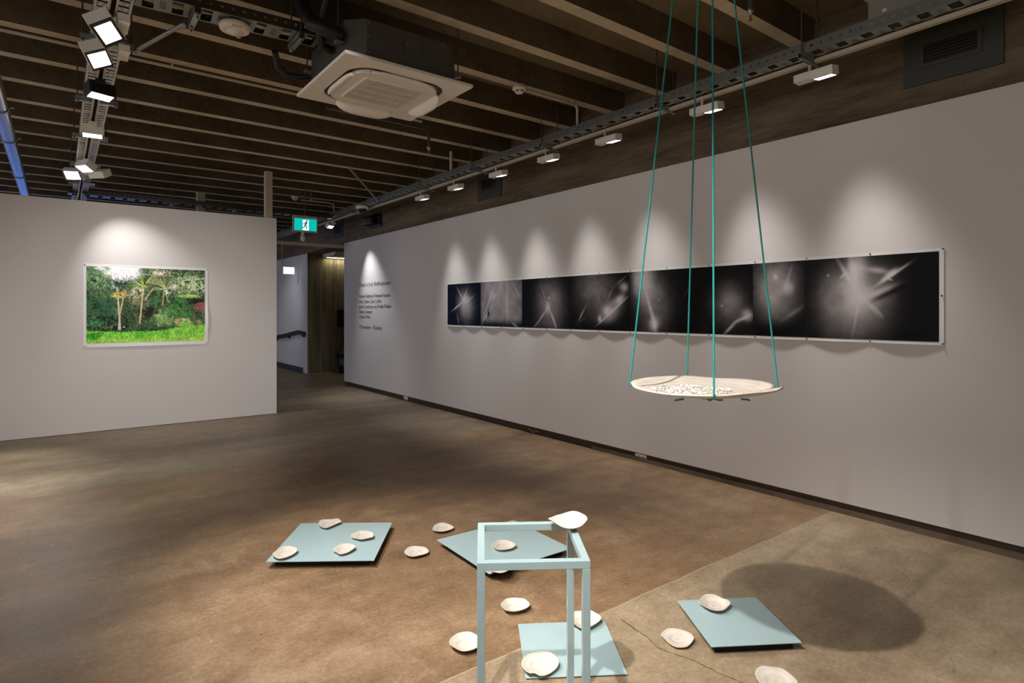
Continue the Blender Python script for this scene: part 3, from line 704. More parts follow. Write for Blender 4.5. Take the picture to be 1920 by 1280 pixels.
C = mixc(C, (196, 178, 134), blob(.82, .74, .16, .075, .5)*(.4+.6*leaf)); C = mixc(C, (112, 172, 74), blob(.84, .76, .07, .05, .5)*.8); C = mixc(C, (70, 150, 70), blob(.84, .63, .07, .04)*leaf)
def stroke(p0, p1, w0, w1, col, bend=0, a_=1):
    global C
    x0, y0 = p0; x1, y1 = p1; n_ = 26; best = np.zeros_like(U)
    lo = min(x0, x1)-.06-abs(bend); hi = max(x0, x1)+.06+abs(bend); t0 = min(y0, y1)-.06-abs(bend); t1 = max(y0, y1)+.06+abs(bend)
    i0, i1 = [int(np.clip(k*nu, 0, nu+1)) for k in (lo, hi)]; j0, j1 = [int(np.clip(k*nv, 0, nv+1)) for k in (t0, t1)]
    if i1-i0 < 2 or j1-j0 < 2: return
    u_, v_ = U[j0:j1, i0:i1], V[j0:j1, i0:i1]; b_ = np.zeros_like(u_)
    for k in range(n_+1):
        t_ = k/n_; px = x0+(x1-x0)*t_; py = y0+(y1-y0)*t_+bend*4*t_*(1-t_)*-1; w = w0+(w1-w0)*t_
        d = np.sqrt(((u_-px)*1.4)**2+(v_-py)**2); b_ = np.maximum(b_, 1-sst(d, w*.6, w*1.25))
    C[j0:j1, i0:i1] = mixc(C[j0:j1, i0:i1], col, b_*a_)
R_ = random.Random(4)
def palm(cu, cv, n_, ln, cols, spread=(0, 2*PI), w=.0045):
    for k in range(n_):
        a_ = R_.uniform(*spread); l_ = ln*R_.uniform(.6, 1); e = (cu+math.cos(a_)*l_/1.2, cv-math.sin(a_)*l_)
        stroke((cu, cv), e, w, w*.4, R_.choice(cols), R_.uniform(0, .03))
TR = [(196, 176, 158), (170, 150, 130)]
stroke((.265, .82), (.245, .35), .012, .010, TR[0]); stroke((.262, .62), (.30, .33), .011, .009, TR[1]); stroke((.255, .82), (.262, .62), .014, .011, (176, 168, 160))
stroke((.425, .74), (.455, .28), .012, .011, (186, 166, 138)); stroke((.62, .5), (.63, .3), .008, .008, (160, 146, 110)); stroke((.67, .46), (.645, .3), .006, .007, (160, 146, 110))
palm(.245, .24, 60, .13, [(30, 52, 46), (52, 84, 70), (20, 36, 34)]); palm(.315, .22, 60, .13, [(30, 52, 46), (60, 92, 74), (24, 40, 36)])
for k in (.24, .25, .30, .31, .235): stroke((k, .3), (k+R_.uniform(-.01, .01), .41), .008, .004, R_.choice([(170, 124, 92), (190, 160, 120)]))
palm(.455, .25, 46, .25, [(120, 140, 60), (176, 186, 96), (84, 110, 60), (196, 196, 140)], (-.2, PI+.2)); palm(.46, .22, 30, .2, [(60, 84, 50), (130, 120, 96)], (-.6, .4))
palm(.645, .28, 46, .22, [(90, 130, 80), (150, 160, 110), (56, 90, 56), (204, 198, 150)], (-.3, PI+.3)); palm(.72, .22, 20, .1, [(196, 184, 186), (166, 150, 156)], (-2.6, -.6)); palm(.66, .33, 14, .05, [(220, 206, 208)])
stroke((.47, .42), (.54, .27), .006, .004, (206, 200, 160)); stroke((.66, .3), (.6, .14), .006, .004, (200, 190, 140))
for k in range(12): stroke((.60-R_.uniform(0, .05), .36+R_.uniform(0, .1)), (.52+R_.uniform(0, .05), .55+R_.uniform(-.1, .0)), .008, .003, R_.choice([(50, 96, 62), (72, 120, 84)]), .02)
edge = .845-.075*sst(U, .5, 1)+(n3-.5)*.03
lawn = sst(V-edge+(n2-.5)*.02, -.008, .012)
lc = np.array((104, 172, 64))/255.+(n1[..., None]-.5)*np.array((.35, .25, .15))
yel = np.clip(sst(V, .86, 1)*.7+sst(U, .5, 1)*.3, 0, 1)[..., None]; lc = lc*(1-yel*.75)+np.array((172, 194, 96))/255.*yel*.75
dkl = (blob(.08, .9, .12, .05, .6)*.7)[..., None]; lc = lc*(1-dkl)+np.array((44, 120, 40))/255.*dkl
lc = lc*(.85+.3*vnoise(U, V, 160, 30, 77)[..., None])
C = C*(1-lawn[..., None])+lc*lawn[..., None]
C = mixc(C, (240, 240, 236), blob(.295, .79, .012, .008, .5, 0)); C = mixc(C, (232, 180, 70), blob(.2, .79, .006, .008, .5, 0)); C = mixc(C, (236, 232, 240), blob(.585, .775, .006, .012, .5, 0))
C = np.clip(((C-.3)*1.3+.335)*(.80+.44*n4[..., None]), 0, 1)
lp = thing('landscape_print', 'colour photo print of palms and green lawn on the left partition', 'print', (0, YF, 0))
def lpos(u, v, off=0):
    bulge = .006+.022*np.exp(-((1-u)/.03)**2)*np.exp(-((v-.68)/.16)**2)+.008*np.exp(-((v-1)/.03)**2)*np.sin(u*PI)
    return u, v, bulge
def sheet3(u, v):
    X = .235+(1.62-.235)*u; Z = 2.088-(2.088-1.05)*v; return X, -lpos(u, v)[2], Z
grid_print('paper', lp, None, sheet3, 80, 50, M['paper'])
def img3(u, v):
    X = LX0+(LX1-LX0)*u; Z = LZ1-(LZ1-LZ0)*v; uu = (X-.235)/(1.62-.235); vv = (2.088-Z)/(2.088-1.05)
    return X, -lpos(uu, vv)[2]-.0012, Z
grid_print('picture', lp, C, img3, nu, nv, inkmat('landscape_ink', .5))
for x, z in ((.25, 2.07), (1.605, 2.07), (.25, 1.065), (1.605, 1.065)):
    MB().lathe([(0, .008), (.006, .006), (.006, .0), (.0015, -.001), (.0015, -.02)], mat=Matrix.Translation((x, -.008, z)) @ Matrix.Rotation(PI/2, 4, 'X'), n=10).build('pin', 'pin', lp)

# ---- long black and white strip, u runs left to right
Y0, Y1, Z1p, Z0p = 7.612, 1.370, 1.915, 1.276            # outer paper edges
I0, I1, J1, J0 = 7.600, 1.398, 1.893, 1.297
nu, nv = 1300, 150
U, V = np.meshgrid(np.linspace(0, 1, nu+1), np.linspace(0, 1, nv+1))
YY = I0+(I1-I0)*U; ZZ = J1-(J1-J0)*V
L = np.zeros_like(U)
def fy(px): r = ray(px, 560); return 4.58/r[0]*r[1]
fb = fbm(U, V, 6, 10, 60, 4)
edges = [7.60, 6.724, 5.813, 4.934, 4.066, 3.30, 2.714, 2.285, 1.398]
def fr_mask(i): return (YY <= edges[i]) & (YY > edges[i+1])
def gl(cy, cv, sy, sv, a_, ang=0, frame=None, pw=2.):
    """soft glow, cy in metres along the wall, cv 0..1 down the strip"""
    global L
    dy = -(YY-cy); dz = -(ZZ-(J1-(J1-J0)*cv)); c_, s_ = math.cos(ang), math.sin(ang)
    a1 = (dy*c_+dz*s_)/sy; b1 = (-dy*s_+dz*c_)/sv
    g_ = a_*np.exp(-(np.abs(a1)**pw+np.abs(b1)**pw))
    if frame is not None: g_ = np.where(fr_mask(frame), g_, 0)
    L = L+g_
def streak(p0, p1, w, a_, frame):
    (ya, va), (yb, vb) = p0, p1; za, zb = J1-(J1-J0)*va, J1-(J1-J0)*vb
    ang = math.atan2(-(zb-za), -(yb-ya)); ln = math.hypot(yb-ya, zb-za)
    gl((ya+yb)/2, (va+vb)/2, ln/2, w, a_, ang, frame)
# frame 0
k = 0; e0, e1 = edges[0], edges[1]; fx_ = lambda k, t_: edges[k]+(edges[k+1]-edges[k])*t_
gl(fx_(0, .55), .45, .24, .20, .34, 0, 0); gl(fx_(0, .6), .7, .18, .2, .2, 0, 0); gl(fx_(0, .55), .4, .09, .07, .3, 0, 0)
L = np.where(fr_mask(0) & (YY > fx_(0, .24)), L*.12, L)
for a_, b_, w in (((.5, .42), (.28, .05), .012), ((.45, .45), (.08, .7), .014), ((.5, .4), (.62, .1), .012), ((.4, .5), (.2, .62), .01), ((.3, .75), (.38, .98), .012), ((.6, .45), (.8, .3), .01), ((.15, .25), (.17, .28), .01)): streak((fx_(0, a_[0]), a_[1]), (fx_(0, b_[0]), b_[1]), w, .28, 0)
# frame 1
gl(fx_(1, .5), .4, .55, .5, .40, 0, 1, 4); gl(fx_(1, .66), .5, .03, .5, .1, 0, 1); L = np.where(fr_mask(1), L*(1-.8*sst(V, .8, 1)), L)
for a_, b_, w, s_ in (((.35, .1), (.03, .9), .014, .2), ((.42, .2), (.24, .5), .014, .14), ((.2, .68), (.03, .95), .012, .3), ((.8, .1), (.95, .35), .009, .25), ((.8, .92), (.92, 1), .012, .3), ((.3, .5), (.28, .6), .01, .2)): streak((fx_(1, a_[0]), a_[1]), (fx_(1, b_[0]), b_[1]), w, s_, 1)
gl(fx_(1, .2), .72, .02, .04, -.4, .3, 1)
# frame 2
gl(fx_(2, .6), .55, .27, .34, .34, 0, 2); gl(fx_(2, .56), .6, .04, .06, .28, 0, 2); gl(fx_(2, .58), .4, .012, .014, .35, 0, 2)
streak((fx_(2, .55), .6), (fx_(2, .28), 1), .012, .3, 2); streak((fx_(2, .58), .6), (fx_(2, .75), 1), .013, .32, 2); streak((fx_(2, .4), .1), (fx_(2, .55), .55), .008, .1, 2)
# frame 3
gl(fx_(3, .45), .3, .34, .34, .26, 0, 3); gl(fx_(3, .7), .68, .16, .1, .35, -.5, 3); gl(fx_(3, .66), .65, .045, .04, .42, -.4, 3); gl(fx_(3, .53), .8, .022, .03, .5, 0, 3); gl(fx_(3, .93), .25, .06, .05, .4, 0, 3); gl(fx_(3, .86), .45, .07, .04, .4, -.5, 3)
streak((fx_(3, .4), 1), (fx_(3, 1), .4), .010, .35, 3); streak((fx_(3, .15), .85), (fx_(3, .27), .6), .012, .3, 3); streak((fx_(3, .8), .2), (fx_(3, 1), .02), .008, .2, 3); streak((fx_(3, .66), .45), (fx_(3, .74), .28), .008, .2, 3); streak((fx_(3, .1), .95), (fx_(3, .3), .75), .008, .1, 3)
L = np.where(fr_mask(3), L*(1-.7*sst(V, .82, 1)), L)
# frame 4
gl(fx_(4, .22), .08, .13, .22, .5, 0, 4); gl(fx_(4, .42), .55, .22, .32, .28, 0, 4); gl(fx_(4, .42), .87, .05, .06, .4, 0, 4); streak((fx_(4, .3), .4), (fx_(4, .46), 1), .018, .28, 4); streak((fx_(4, .86), .45), (fx_(4, .97), .25), .007, .12, 4); gl(fx_(4, .5), .48, .008, .008, .2, 0, 4)
# frame 5
gl(fx_(5, .62), .55, .19, .2, .30, 0, 5); gl(fx_(5, .92), .72, .05, .05, .4, 0, 5); streak((fx_(5, .55), 1), (fx_(5, .75), .8), .014, .32, 5); streak((fx_(5, .72), .82), (fx_(5, .95), .72), .012, .32, 5); gl(fx_(5, .5), .58, .008, .008, .25, 0, 5); L = np.where(fr_mask(5) & (YY > fx_(5, .12)), L*.2, L)
# frame 6
gl(fx_(6, .45), .38, .2, .3, .44, 0, 6); gl(fx_(6, .7), .35, .04, .05, .22, 0, 6); gl(fx_(6, .46), .2, .015, .02, .25, 0, 6); streak((fx_(6, .65), .32), (fx_(6, .78), .05), .012, .12, 6); streak((fx_(6, .6), .78), (fx_(6, .98), .6), .016, .14, 6); gl(fx_(6, .5), 1.0, .3, .12, -.15, 0, 6)
# frame 7
gl(fx_(7, .42), .5, .23, .28, .40, 0, 7); gl(fx_(7, .36), .55, .30, .30, .12, 0, 7); gl(fx_(7, .45), .48, .07, .09, .32, 0, 7); gl(fx_(7, .42), .15, .06, .16, .36, .15, 7)
for a_, b_, w, s_ in (((.44, .45), (.28, .02), .014, .35), ((.44, .45), (.38, .0), .02, .3), ((.5, .15), (.66, .2), .02, .25), ((.6, .33), (.9, .02), .010, .45), ((.62, .3), (.72, .17), .016, .5), ((.5, .5), (.74, .34), .02, .25), ((.45, .5), (.40, .95), .008, .14), ((.48, .5), (.6, .72), .014, .2), ((.3, .25), (.34, .2), .01, .3), ((.2, .2), (.21, .22), .008, .3), ((.56, .6), (.62, .72), .008, .2), ((.66, .28), (.69, .3), .008, .3)): streak((fx_(7, a_[0]), a_[1]), (fx_(7, b_[0]), b_[1]), w, s_, 7)
gl(fx_(7, .62), .48, .02, .14, -.16, 1.1, 7); L = np.where(fr_mask(7), L*(1-sst(U, (YY*0+.955), .99)), L)
L = .82*(1-np.exp(-(np.maximum(L, 0)*2.9*(.75+.5*fb))**1.4))
T = np.stack([L*1.0+.008, L*.965+.004, L*.965+.006], -1)
sp = thing('film_strip_print', 'very long black and white print of eight dark frames on the right wall', 'print', (XR, 0, 0))
pins_px = [868.5, 902, 939.7, 979.9, 1023.9, 1069.8, 1121.8, 1180.5, 1248.8, 1328, 1414.5, 1511, 1630, 1767]
pinY = [fy(v) for v in pins_px]
def off_strip(Y, Z):
    py = np.array(sorted(pinY+[7.61])); j = np.clip(np.searchsorted(py, Y)-1, 0, len(py)-2)
    t_ = np.clip((Y-py[j])/(py[j+1]-py[j]), 0, 1); s_ = np.sin(t_*PI)**1.0
    zb = np.clip((Z-Z0p)/(Z1p-Z0p), 0, 1)
    return .006+.016*s_*np.exp(-(zb/.12)**2)+.006*s_*np.exp(-((1-zb)/.08)**2)
grid_print('paper', sp, None, lambda u, v: (-off_strip(Y0+(Y1-Y0)*u, Z1p-(Z1p-Z0p)*v), Y0+(Y1-Y0)*u, Z1p-(Z1p-Z0p)*v), 300, 16, M['paper'])
def sgrid(u, v):
    Y = I0+(I1-I0)*u; Z = J1-(J1-J0)*v; return -off_strip(Y, Z)-.0015, Y, Z
grid_print('picture', sp, T, sgrid, nu, nv, inkmat('strip_ink', .42))
for Y in pinY:
    for Z in (Z1p-.008, Z0p+.010):
        MB().lathe([(0, .009), (.005, .007), (.005, .0), (.0012, -.001), (.0012, -.012)], mat=Matrix.Translation((-.008, Y, Z)) @ Matrix.Rotation(-PI/2, 4, 'Y'), n=8).build('pin', 'pin', sp)
MB().lathe([(0, .009), (.005, .007), (.005, .0), (.0012, -.001), (.0012, -.012)], mat=Matrix.Translation((-.008, Y1+.012, 1.60)) @ Matrix.Rotation(-PI/2, 4, 'Y'), n=8).build('pin', 'pin', sp)

# ---------------------------------------------------------------- wall text
tx = thing('wall_text', 'black vinyl lettering with the exhibition title, names and dates', 'lettering', (XR-.0012, 10.891, 0))
ROT = Matrix(((0, 0, -1, 0), (-1, 0, 0, 0), (0, 1, 0, 0), (0, 0, 0, 1)))
def line(s_, z, size, shear=0, xs=1., name='text_line', width=None):
    cu = bpy.data.curves.new(name, 'FONT'); cu.body = s_; cu.size = size; cu.shear = shear; cu.extrude = .0006
    o = bpy.data.objects.new('tmp', cu); COL.objects.link(o); dg = bpy.context.evaluated_depsgraph_get()
    me = bpy.data.meshes.new_from_object(o.evaluated_get(dg)); COL.objects.unlink(o); bpy.data.objects.remove(o)
    w = max(v.co.x for v in me.vertices)
    sx = (width/w) if width else xs
    me.transform(ROT @ Matrix.Diagonal((sx, 1, 1, 1))); me.materials.clear(); me.materials.append(M['ink'])
    r = bpy.data.objects.new(name, me); COL.objects.link(r); r.parent = tx; r.location = (0, 0, z); return sx
line('There is (no) Anthropocene', 1.962, .118, .22, name='title_line', width=1.37)
sx = line('Miranda Bellamy & Amanda Fauteux', 1.750, .095, width=1.36)
for s_, z in (('with Colleen Coco Collins', 1.650), ('Janine Randerson and Arielle Walker', 1.553), ('Shelley Simpson', 1.456), ('Virginia Were', 1.362)): line(s_, z, .095, xs=sx)
line('29 November \u2013 18 January', 1.166, .095, xs=sx*1.0)

# ---------------------------------------------------------------- floor panels and steel frame
def panel(label, corners, z0, shade_riser=True):
    c = sum((Vector((p[0], p[1], 0)) for p in corners), Vector())/4; ctr = Vector((c.x, c.y, z0 if not shade_riser else 0))
    t = thing('aqua_panel', label, 'panel', (c.x, c.y, 0), 0, 'pale aqua square panels on the floor')
    poly = [(p[0]-c.x, p[1]-c.y) for p in corners]
    MB().prism(poly, z0-.004, z0).build('sheet', 'aqua', t, bevel=.0008)
    if shade_riser: MB().prism([(p[0]*.87, p[1]*.87) for p in poly], 0, z0-.004).build('shade_riser', 'slot', t)  # inset support, coloured near-black to stand in for shade under the panel
    else: MB().prism([(p[0]*.98, p[1]*.98) for p in poly], 0, z0-.004).build('underlay', 'slot', t)
    return t
HP = .042
def square(px, z):
    q = [atz(x, y, z) for x, y in px]; c = sum(q, Vector())/4
    s_ = sum((q[i]-q[(i+1) % 4]).length for i in range(4))/4; a_ = 0
    v = ((q[0]-c)-(q[2]-c)); ang = math.atan2(v.y, v.x); v2 = (q[1]-q[3]); ang2 = math.atan2(v2.y, v2.x)+PI/2*(1 if (v.x*v2.y-v.y*v2.x) < 0 else -1)
    ang = (ang+ang2)/2 if abs(ang-ang2) < 1 else ang
    r = s_/math.sqrt(2); sg = -1 if (v.x*v2.y-v.y*v2.x) < 0 else 1
    return [(c.x+r*math.cos(ang+sg*k*PI/2), c.y+r*math.sin(ang+sg*k*PI/2)) for k in range(4)]
px1 = [(496, 1053), (569.4, 980.4), (737.7, 978), (695, 1051.6)]
px2 = [(820, 1011.3), (967.5, 973.4), (1062, 1026.5), (921, 1078.5)]
px3 = [(971.3, 1169), (985.4, 1271), (1175.8, 1262.6), (1135, 1163.3)]
px4 = [(1268.3, 1125), (1417.7, 1120), (1504.8, 1203.8), (1335, 1211.7)]
panel('pale aqua square panel at left carrying four porcelain plates', square(px1, HP), HP)
panel('pale aqua square panel turned diagonally behind the steel frame', square(px2, HP), HP)
panel('smaller pale aqua panel lying flat under the right side of the steel frame', square(px3, .008), .008, False)
panel('smaller pale aqua square panel at right with one plate on its far corner', square(px4, HP), HP)

H = .69
qs = [Vector((p[0], p[1])) for p in square([(896.7, 979), (896, 1058), (1105, 1049.5), (1073.9, 975.5)], H)]
c = sum(qs, Vector((0, 0)))/4; W = (qs[0]-qs[1]).length; e = (qs[2]-qs[1]).normalized(); az = math.atan2(e.y, e.x); T_ = .026; h_ = W/2
fr_ = thing('steel_frame', 'tall open pale aqua steel frame stand in the foreground', 'stand', (c.x, c.y, 0), az)
for sx in (-1, 1):
    for sy in (-1, 1):
        x0, y0 = sx*h_-(T_ if sx > 0 else 0), sy*h_-(T_ if sy > 0 else 0)
        MB().box((x0, y0, 0), (x0+T_, y0+T_, H-T_)).build('leg', 'aqua', fr_, bevel=.0015)
for sy in (-1, 1): y0 = sy*h_-(T_ if sy > 0 else 0); MB().box((-h_, y0, H-T_), (h_, y0+T_, H)).build('top_rail', 'aqua', fr_, bevel=.0015)
for sx in (-1, 1): x0 = sx*h_-(T_ if sx > 0 else 0); MB().box((x0, -h_+T_, H-T_), (x0+T_, h_-T_, H)).build('top_rail', 'aqua', fr_, bevel=.0015)

# ---------------------------------------------------------------- porcelain plates
def smooth_loop(pts, n=56):
    m_ = len(pts); out = []
    ds = [(pts[(i+1) % m_]-pts[i]).length for i in range(m_)]; tot = sum(ds)
    for k in range(n):
        t_ = k/n*tot; i = 0
        while t_ > ds[i] and i < m_-1: t_ -= ds[i]; i += 1
        t_ /= ds[i]; p0, p1, p2, p3 = pts[i-1], pts[i], pts[(i+1) % m_], pts[(i+2) % m_]
        out.append(.5*((2*p1)+(p2-p0)*t_+(2*p0-5*p1+4*p2-p3)*t_*t_+(3*p1-p0-3*p2+p3)*t_**3))
    return out
def plate(label, px, org, sc, base, hr=.018, wave=.0015, seed=0, group='small white porcelain plates'):
    P = [atz(org[0]+x/sc, org[1]+y/sc, base+hr) for x, y in px]
    lp_ = smooth_loop(P); n_ = len(lp_); c = sum(lp_, Vector())/n_; c.z = base
    r_ = random.Random(seed); ph = [r_.uniform(0, 6.28) for _ in range(3)]
    rim = [Vector((p.x-c.x, p.y-c.y, 0)) for p in lp_]
    wz = [wave*(math.sin(2*2*PI*k/n_+ph[0])+.5*math.sin(3*2*PI*k/n_+ph[1])+.2*math.sin(5*2*PI*k/n_+ph[2])) for k in range(n_)]
    rm = sum(p.length for p in rim)/n_
    prof = [(.0, .0055, 0), (.25, .0055, 0), (.45, .0055, .03), (.50, .0075, .06), (.62, .0098, .2), (.80, hr*.72, .65), (.93, hr*.93, .9), (.985, hr+.0005, 1), (1.0, hr-.001, 1), (.985, hr-.0035, 1), (.80, hr*.72-.004, .65), (.60, .0055, .3), (.46, .001, .05), (.44, 0, 0), (.0, 0, 0)]
    vs, fs = [], []
    for s_, z, ww in prof:
        for k in range(n_):
            p = rim[k]; rd = p.length; q = p.normalized()*(rm*(1-s_)+rd*s_)*s_ if rd else p
            vs.append((q.x, q.y, z+wz[k]*ww))
    for i in range(len(prof)-1):
        for k in range(n_):
            j = (k+1) % n_; fs.append((i*n_+k, i*n_+j, (i+1)*n_+j, (i+1)*n_+k))
    m = MB().add(vs, fs, True); o = m.build('porcelain_plate', 'porcelain', loc=c)
    bm = bmesh.new(); bm.from_mesh(o.data); bmesh.ops.remove_doubles(bm, verts=bm.verts, dist=.00002); bmesh.ops.recalc_face_normals(bm, faces=bm.faces); bm.to_mesh(o.data); bm.free()
    tag(o, label, 'plate', group); return o
R1, R2, R3, R4, R5, R6, R7, R8, R9 = ((590, 960), 14.225), ((500, 1010), 16), ((750, 970), 15.6), ((910, 1000), 16), ((830, 1110), 10.667), ((960, 1130), 8.535), ((1230, 1100), 10.67), ((1400, 1230), 16), ((1000, 940), 10.664)
plate('folded porcelain plate on the back edge of the left panel', [(95,285),(130,235),(220,200),(380,185),(480,175),(600,152),(660,180),(715,235),(700,260),(580,305),(400,385),(300,408),(200,390),(120,350)], *R1, HP, seed=1)
plate('porcelain plate with a pointed left lip, rightmost on the left panel', [(965,620),(985,580),(1080,540),(1180,492),(1300,485),(1430,488),(1540,530),(1580,595),(1560,655),(1450,685),(1300,715),(1200,715),(1080,685),(990,660)], *R1, HP, seed=2)
plate('oval porcelain plate nearest the front edge middle of the left panel', [(487,985),(540,935),(640,870),(760,830),(900,822),(1000,840),(1075,890),(1085,935),(1020,990),(880,1060),(740,1098),(650,1100),(560,1050),(490,1020)], *R1, HP, seed=3)
plate('porcelain plate in the front left corner of the left panel', [(175,440),(300,350),(460,235),(600,200),(720,210),(850,250),(930,300),(910,370),(800,450),(650,520),(480,570),(350,575),(240,530),(190,490)], *R2, HP, seed=4)
plate('porcelain plate on the bare floor left of the diagonal panel tip, the farther of two', [(950,320),(975,250),(1060,190),(1170,155),(1290,152),(1400,180),(1500,220),(1575,270),(1540,315),(1420,365),(1280,405),(1120,408),(1010,385),(960,350)], *R3, 0, seed=5)
plate('porcelain plate on the bare floor just right of the left panel', [(125,1000),(160,930),(260,865),(420,835),(600,838),(730,860),(820,920),(842,980),(820,1020),(700,1070),(560,1110),(420,1140),(290,1130),(180,1070)], *R3, 0, seed=6)
plate('porcelain plate in the middle of the diagonal panel, seen through the frame', [(200,330),(250,260),(360,190),(480,172),(600,180),(730,220),(860,280),(915,335),(880,385),(780,435),(600,470),(430,475),(300,440),(215,380)], *R4, HP, seed=7)
plate('porcelain plate on the near corner of the diagonal panel, mostly hidden by the frame rail', [(130,1000),(150,900),(250,800),(400,765),(560,785),(700,860),(760,950),(740,1050),(640,1120),(520,1160),(400,1165),(250,1135),(160,1095)], *R4, HP, seed=8)
plate('porcelain plate on the floor between the two left and right frame legs', [(1160,240),(1200,180),(1275,118),(1400,108),(1520,115),(1640,135),(1740,215),(1735,265),(1660,320),(1540,355),(1400,370),(1270,360),(1190,300)], *R5, 0, .026, seed=9)
plate('porcelain plate on the floor cut by the left front leg of the frame', [(130,990),(160,910),(280,820),(430,790),(540,793),(660,840),(740,900),(765,960),(750,1030),(700,1090),(600,1140),(480,1170),(360,1165),(240,1110),(150,1050)], *R5, 0, .024, seed=10)
plate('porcelain plate on the far edge of the flat panel behind the right legs', [(870,210),(900,155),(985,128),(1100,122),(1250,115),(1330,150),(1420,210),(1425,260),(1360,315),(1250,375),(1150,398),(1080,385),(990,330),(900,280)], *R6, .008, .024, seed=11)
plate('large round porcelain plate with a notched front rim on the flat panel', [(148,960),(170,890),(250,820),(380,778),(520,770),(620,795),(700,850),(750,930),(735,1010),(640,1090),(530,1145),(440,1155),(390,1130),(340,1122),(280,1130),(200,1080),(155,1010)], *R6, .008, .020, .0025, seed=12)
plate('porcelain plate with a wavy right lip on the far left corner of the right panel', [(850,295),(900,215),(980,150),(1100,132),(1220,160),(1330,225),(1440,258),(1495,330),(1440,390),(1350,450),(1200,462),(1060,430),(940,370)], *R7, HP, .026, seed=13)
plate('porcelain plate on the floor left of the right panel', [(100,950),(170,870),(260,830),(400,825),(540,850),(680,910),(750,980),(765,1035),(720,1110),(640,1180),(540,1200),(400,1190),(280,1130),(180,1040)], *R7, 0, .016, seed=14)
plate('porcelain plate cut off by the bottom edge of the picture', [(255,480),(280,410),(420,325),(600,318),(900,318),(1060,350),(1220,440),(1400,590),(1530,740),(1520,900),(1400,980),(1150,1000),(800,980),(600,900),(430,800),(290,600)], *R8, 0, .02, .003, seed=15)
plate('porcelain plate with upturned rim balanced on the back right corner of the steel frame', [(300,345),(430,268),(540,240),(700,195),(770,185),(850,192),(950,232),(1050,285),(1085,350),(1050,410),(960,470),(850,500),(700,512),(560,490),(430,430),(330,375)], *R9, H, .026, .003, seed=16)

# ---------------------------------------------------------------- hanging dish and its ropes
up = [(1180,721.5),(1183,713),(1210,707),(1237,704.7),(1267,703.4),(1292,703.4),(1314,705),(1340,707.8),(1369,708.3),(1401.5,710),(1432.5,713.8),(1452.6,719.2),(1463.5,725)]
dn = [(1180,721.5),(1197,727.5),(1223,733),(1252,737.5),(1307,739.7),(1343,740.2),(1376,738.4),(1405,735),(1441.6,733),(1462.6,729.5),(1463.5,725)]
lc_, dcn, Rl, Rd = (1321.7-960)/F*2.3-.004, 2.3, .282, .28
def w_ld(l, d, z): return Vector((d*SN+l*CS, d*CS-l*SN, z))
N = 96; rimp = []
for k in range(N):
    a_ = 2*PI*k/N; l_, d_ = lc_+Rl*math.cos(a_), dcn+Rd*math.sin(a_)
    x = 960+F*l_/d_; tb = up if math.sin(a_) > 0 else dn
    y = np.interp(x, [p[0] for p in tb], [p[1] for p in tb]); z = EYE-(y-CY)*d_/F
    rimp.append([l_, d_, z])
zs = np.array([p[2] for p in rimp]); zs = zs*.5+np.roll(zs, 1)*.15+np.roll(zs, -1)*.15+np.roll(zs, 2)*.1+np.roll(zs, -2)*.1
zc = zs.mean()
prof = [(.0, -.027, 0), (.3, -.027, 0), (.55, -.025, .05), (.70, -.020, .25), (.82, -.013, .5), (.92, -.005, .8), (.985, .0, 1), (1., -.003, 1), (.99, -.008, 1), (.92, -.013, .8), (.82, -.021, .5), (.68, -.029, .2), (.5, -.035, .03), (.45, -.037, 0), (.0, -.037, 0)]
vs, fs = [], []
C0 = w_ld(lc_, dcn, zc)
for s_, z, ww in prof:
    for k in range(N):
        p = w_ld(lc_+(rimp[k][0]-lc_)*s_, dcn+(rimp[k][1]-dcn)*s_, 0); vs.append((p.x-C0.x, p.y-C0.y, z+(zs[k]-zc)*ww))
for i in range(len(prof)-1):
    for k in range(N):
        j = (k+1) % N; fs.append((i*N+k, i*N+j, (i+1)*N+j, (i+1)*N+k))
dish = MB().add(vs, fs, True).build('hanging_dish', 'porcelain', loc=C0)
bm = bmesh.new(); bm.from_mesh(dish.data); bmesh.ops.remove_doubles(bm, verts=bm.verts, dist=.00002); bmesh.ops.recalc_face_normals(bm, faces=bm.faces); bm.to_mesh(dish.data); bm.free()
tag(dish, 'large shallow white porcelain dish hanging level from four teal ropes', 'dish')
m = MB(); r_ = random.Random(9)
for k in range(420):
    a_ = r_.uniform(0, 2*PI); q_ = r_.uniform(0, 1)**.5
    l_, d_ = lc_-.05+.15*q_*math.cos(a_), dcn-.01+.13*q_*math.sin(a_); p = w_ld(l_, d_, zc-.022+r_.uniform(0, .006))
    s_ = r_.uniform(.003, .0075); rt = Matrix.Translation(p) @ Matrix.Rotation(r_.uniform(0, 6), 4, 'Z') @ Matrix.Rotation(r_.uniform(-.6, .6), 4, 'X') @ Matrix.Rotation(r_.uniform(-.6, .6), 4, 'Y')
    m.add([(-s_, -s_*.5, 0), (0, -s_*.7, s_*.12), (s_, -s_*.3, 0), (s_*.6, s_*.6, s_*.1), (-s_*.5, s_*.7, 0), (0, 0, s_*.25)], [(0, 1, 5), (1, 2, 5), (2, 3, 5), (3, 4, 5), (4, 0, 5), (4, 3, 2, 1, 0)], mat=rt)
tag(m.build('porcelain_flakes', 'paper'), 'crumbled white flakes piled in the hanging dish', 'flakes', kind='stuff')
m = MB()
for k in range(20):
    a_ = r_.uniform(0, 2*PI); q_ = r_.uniform(0, 1)**.5
    p = w_ld(lc_-.04+.10*q_*math.cos(a_), dcn-.07+.06*q_*math.sin(a_), zc-.015); s_ = r_.uniform(.003, .006)
    m.lathe([(0, -s_), (s_*.8, -s_*.5), (s_, 0), (s_*.8, s_*.5), (0, s_)], tuple(p), 6)
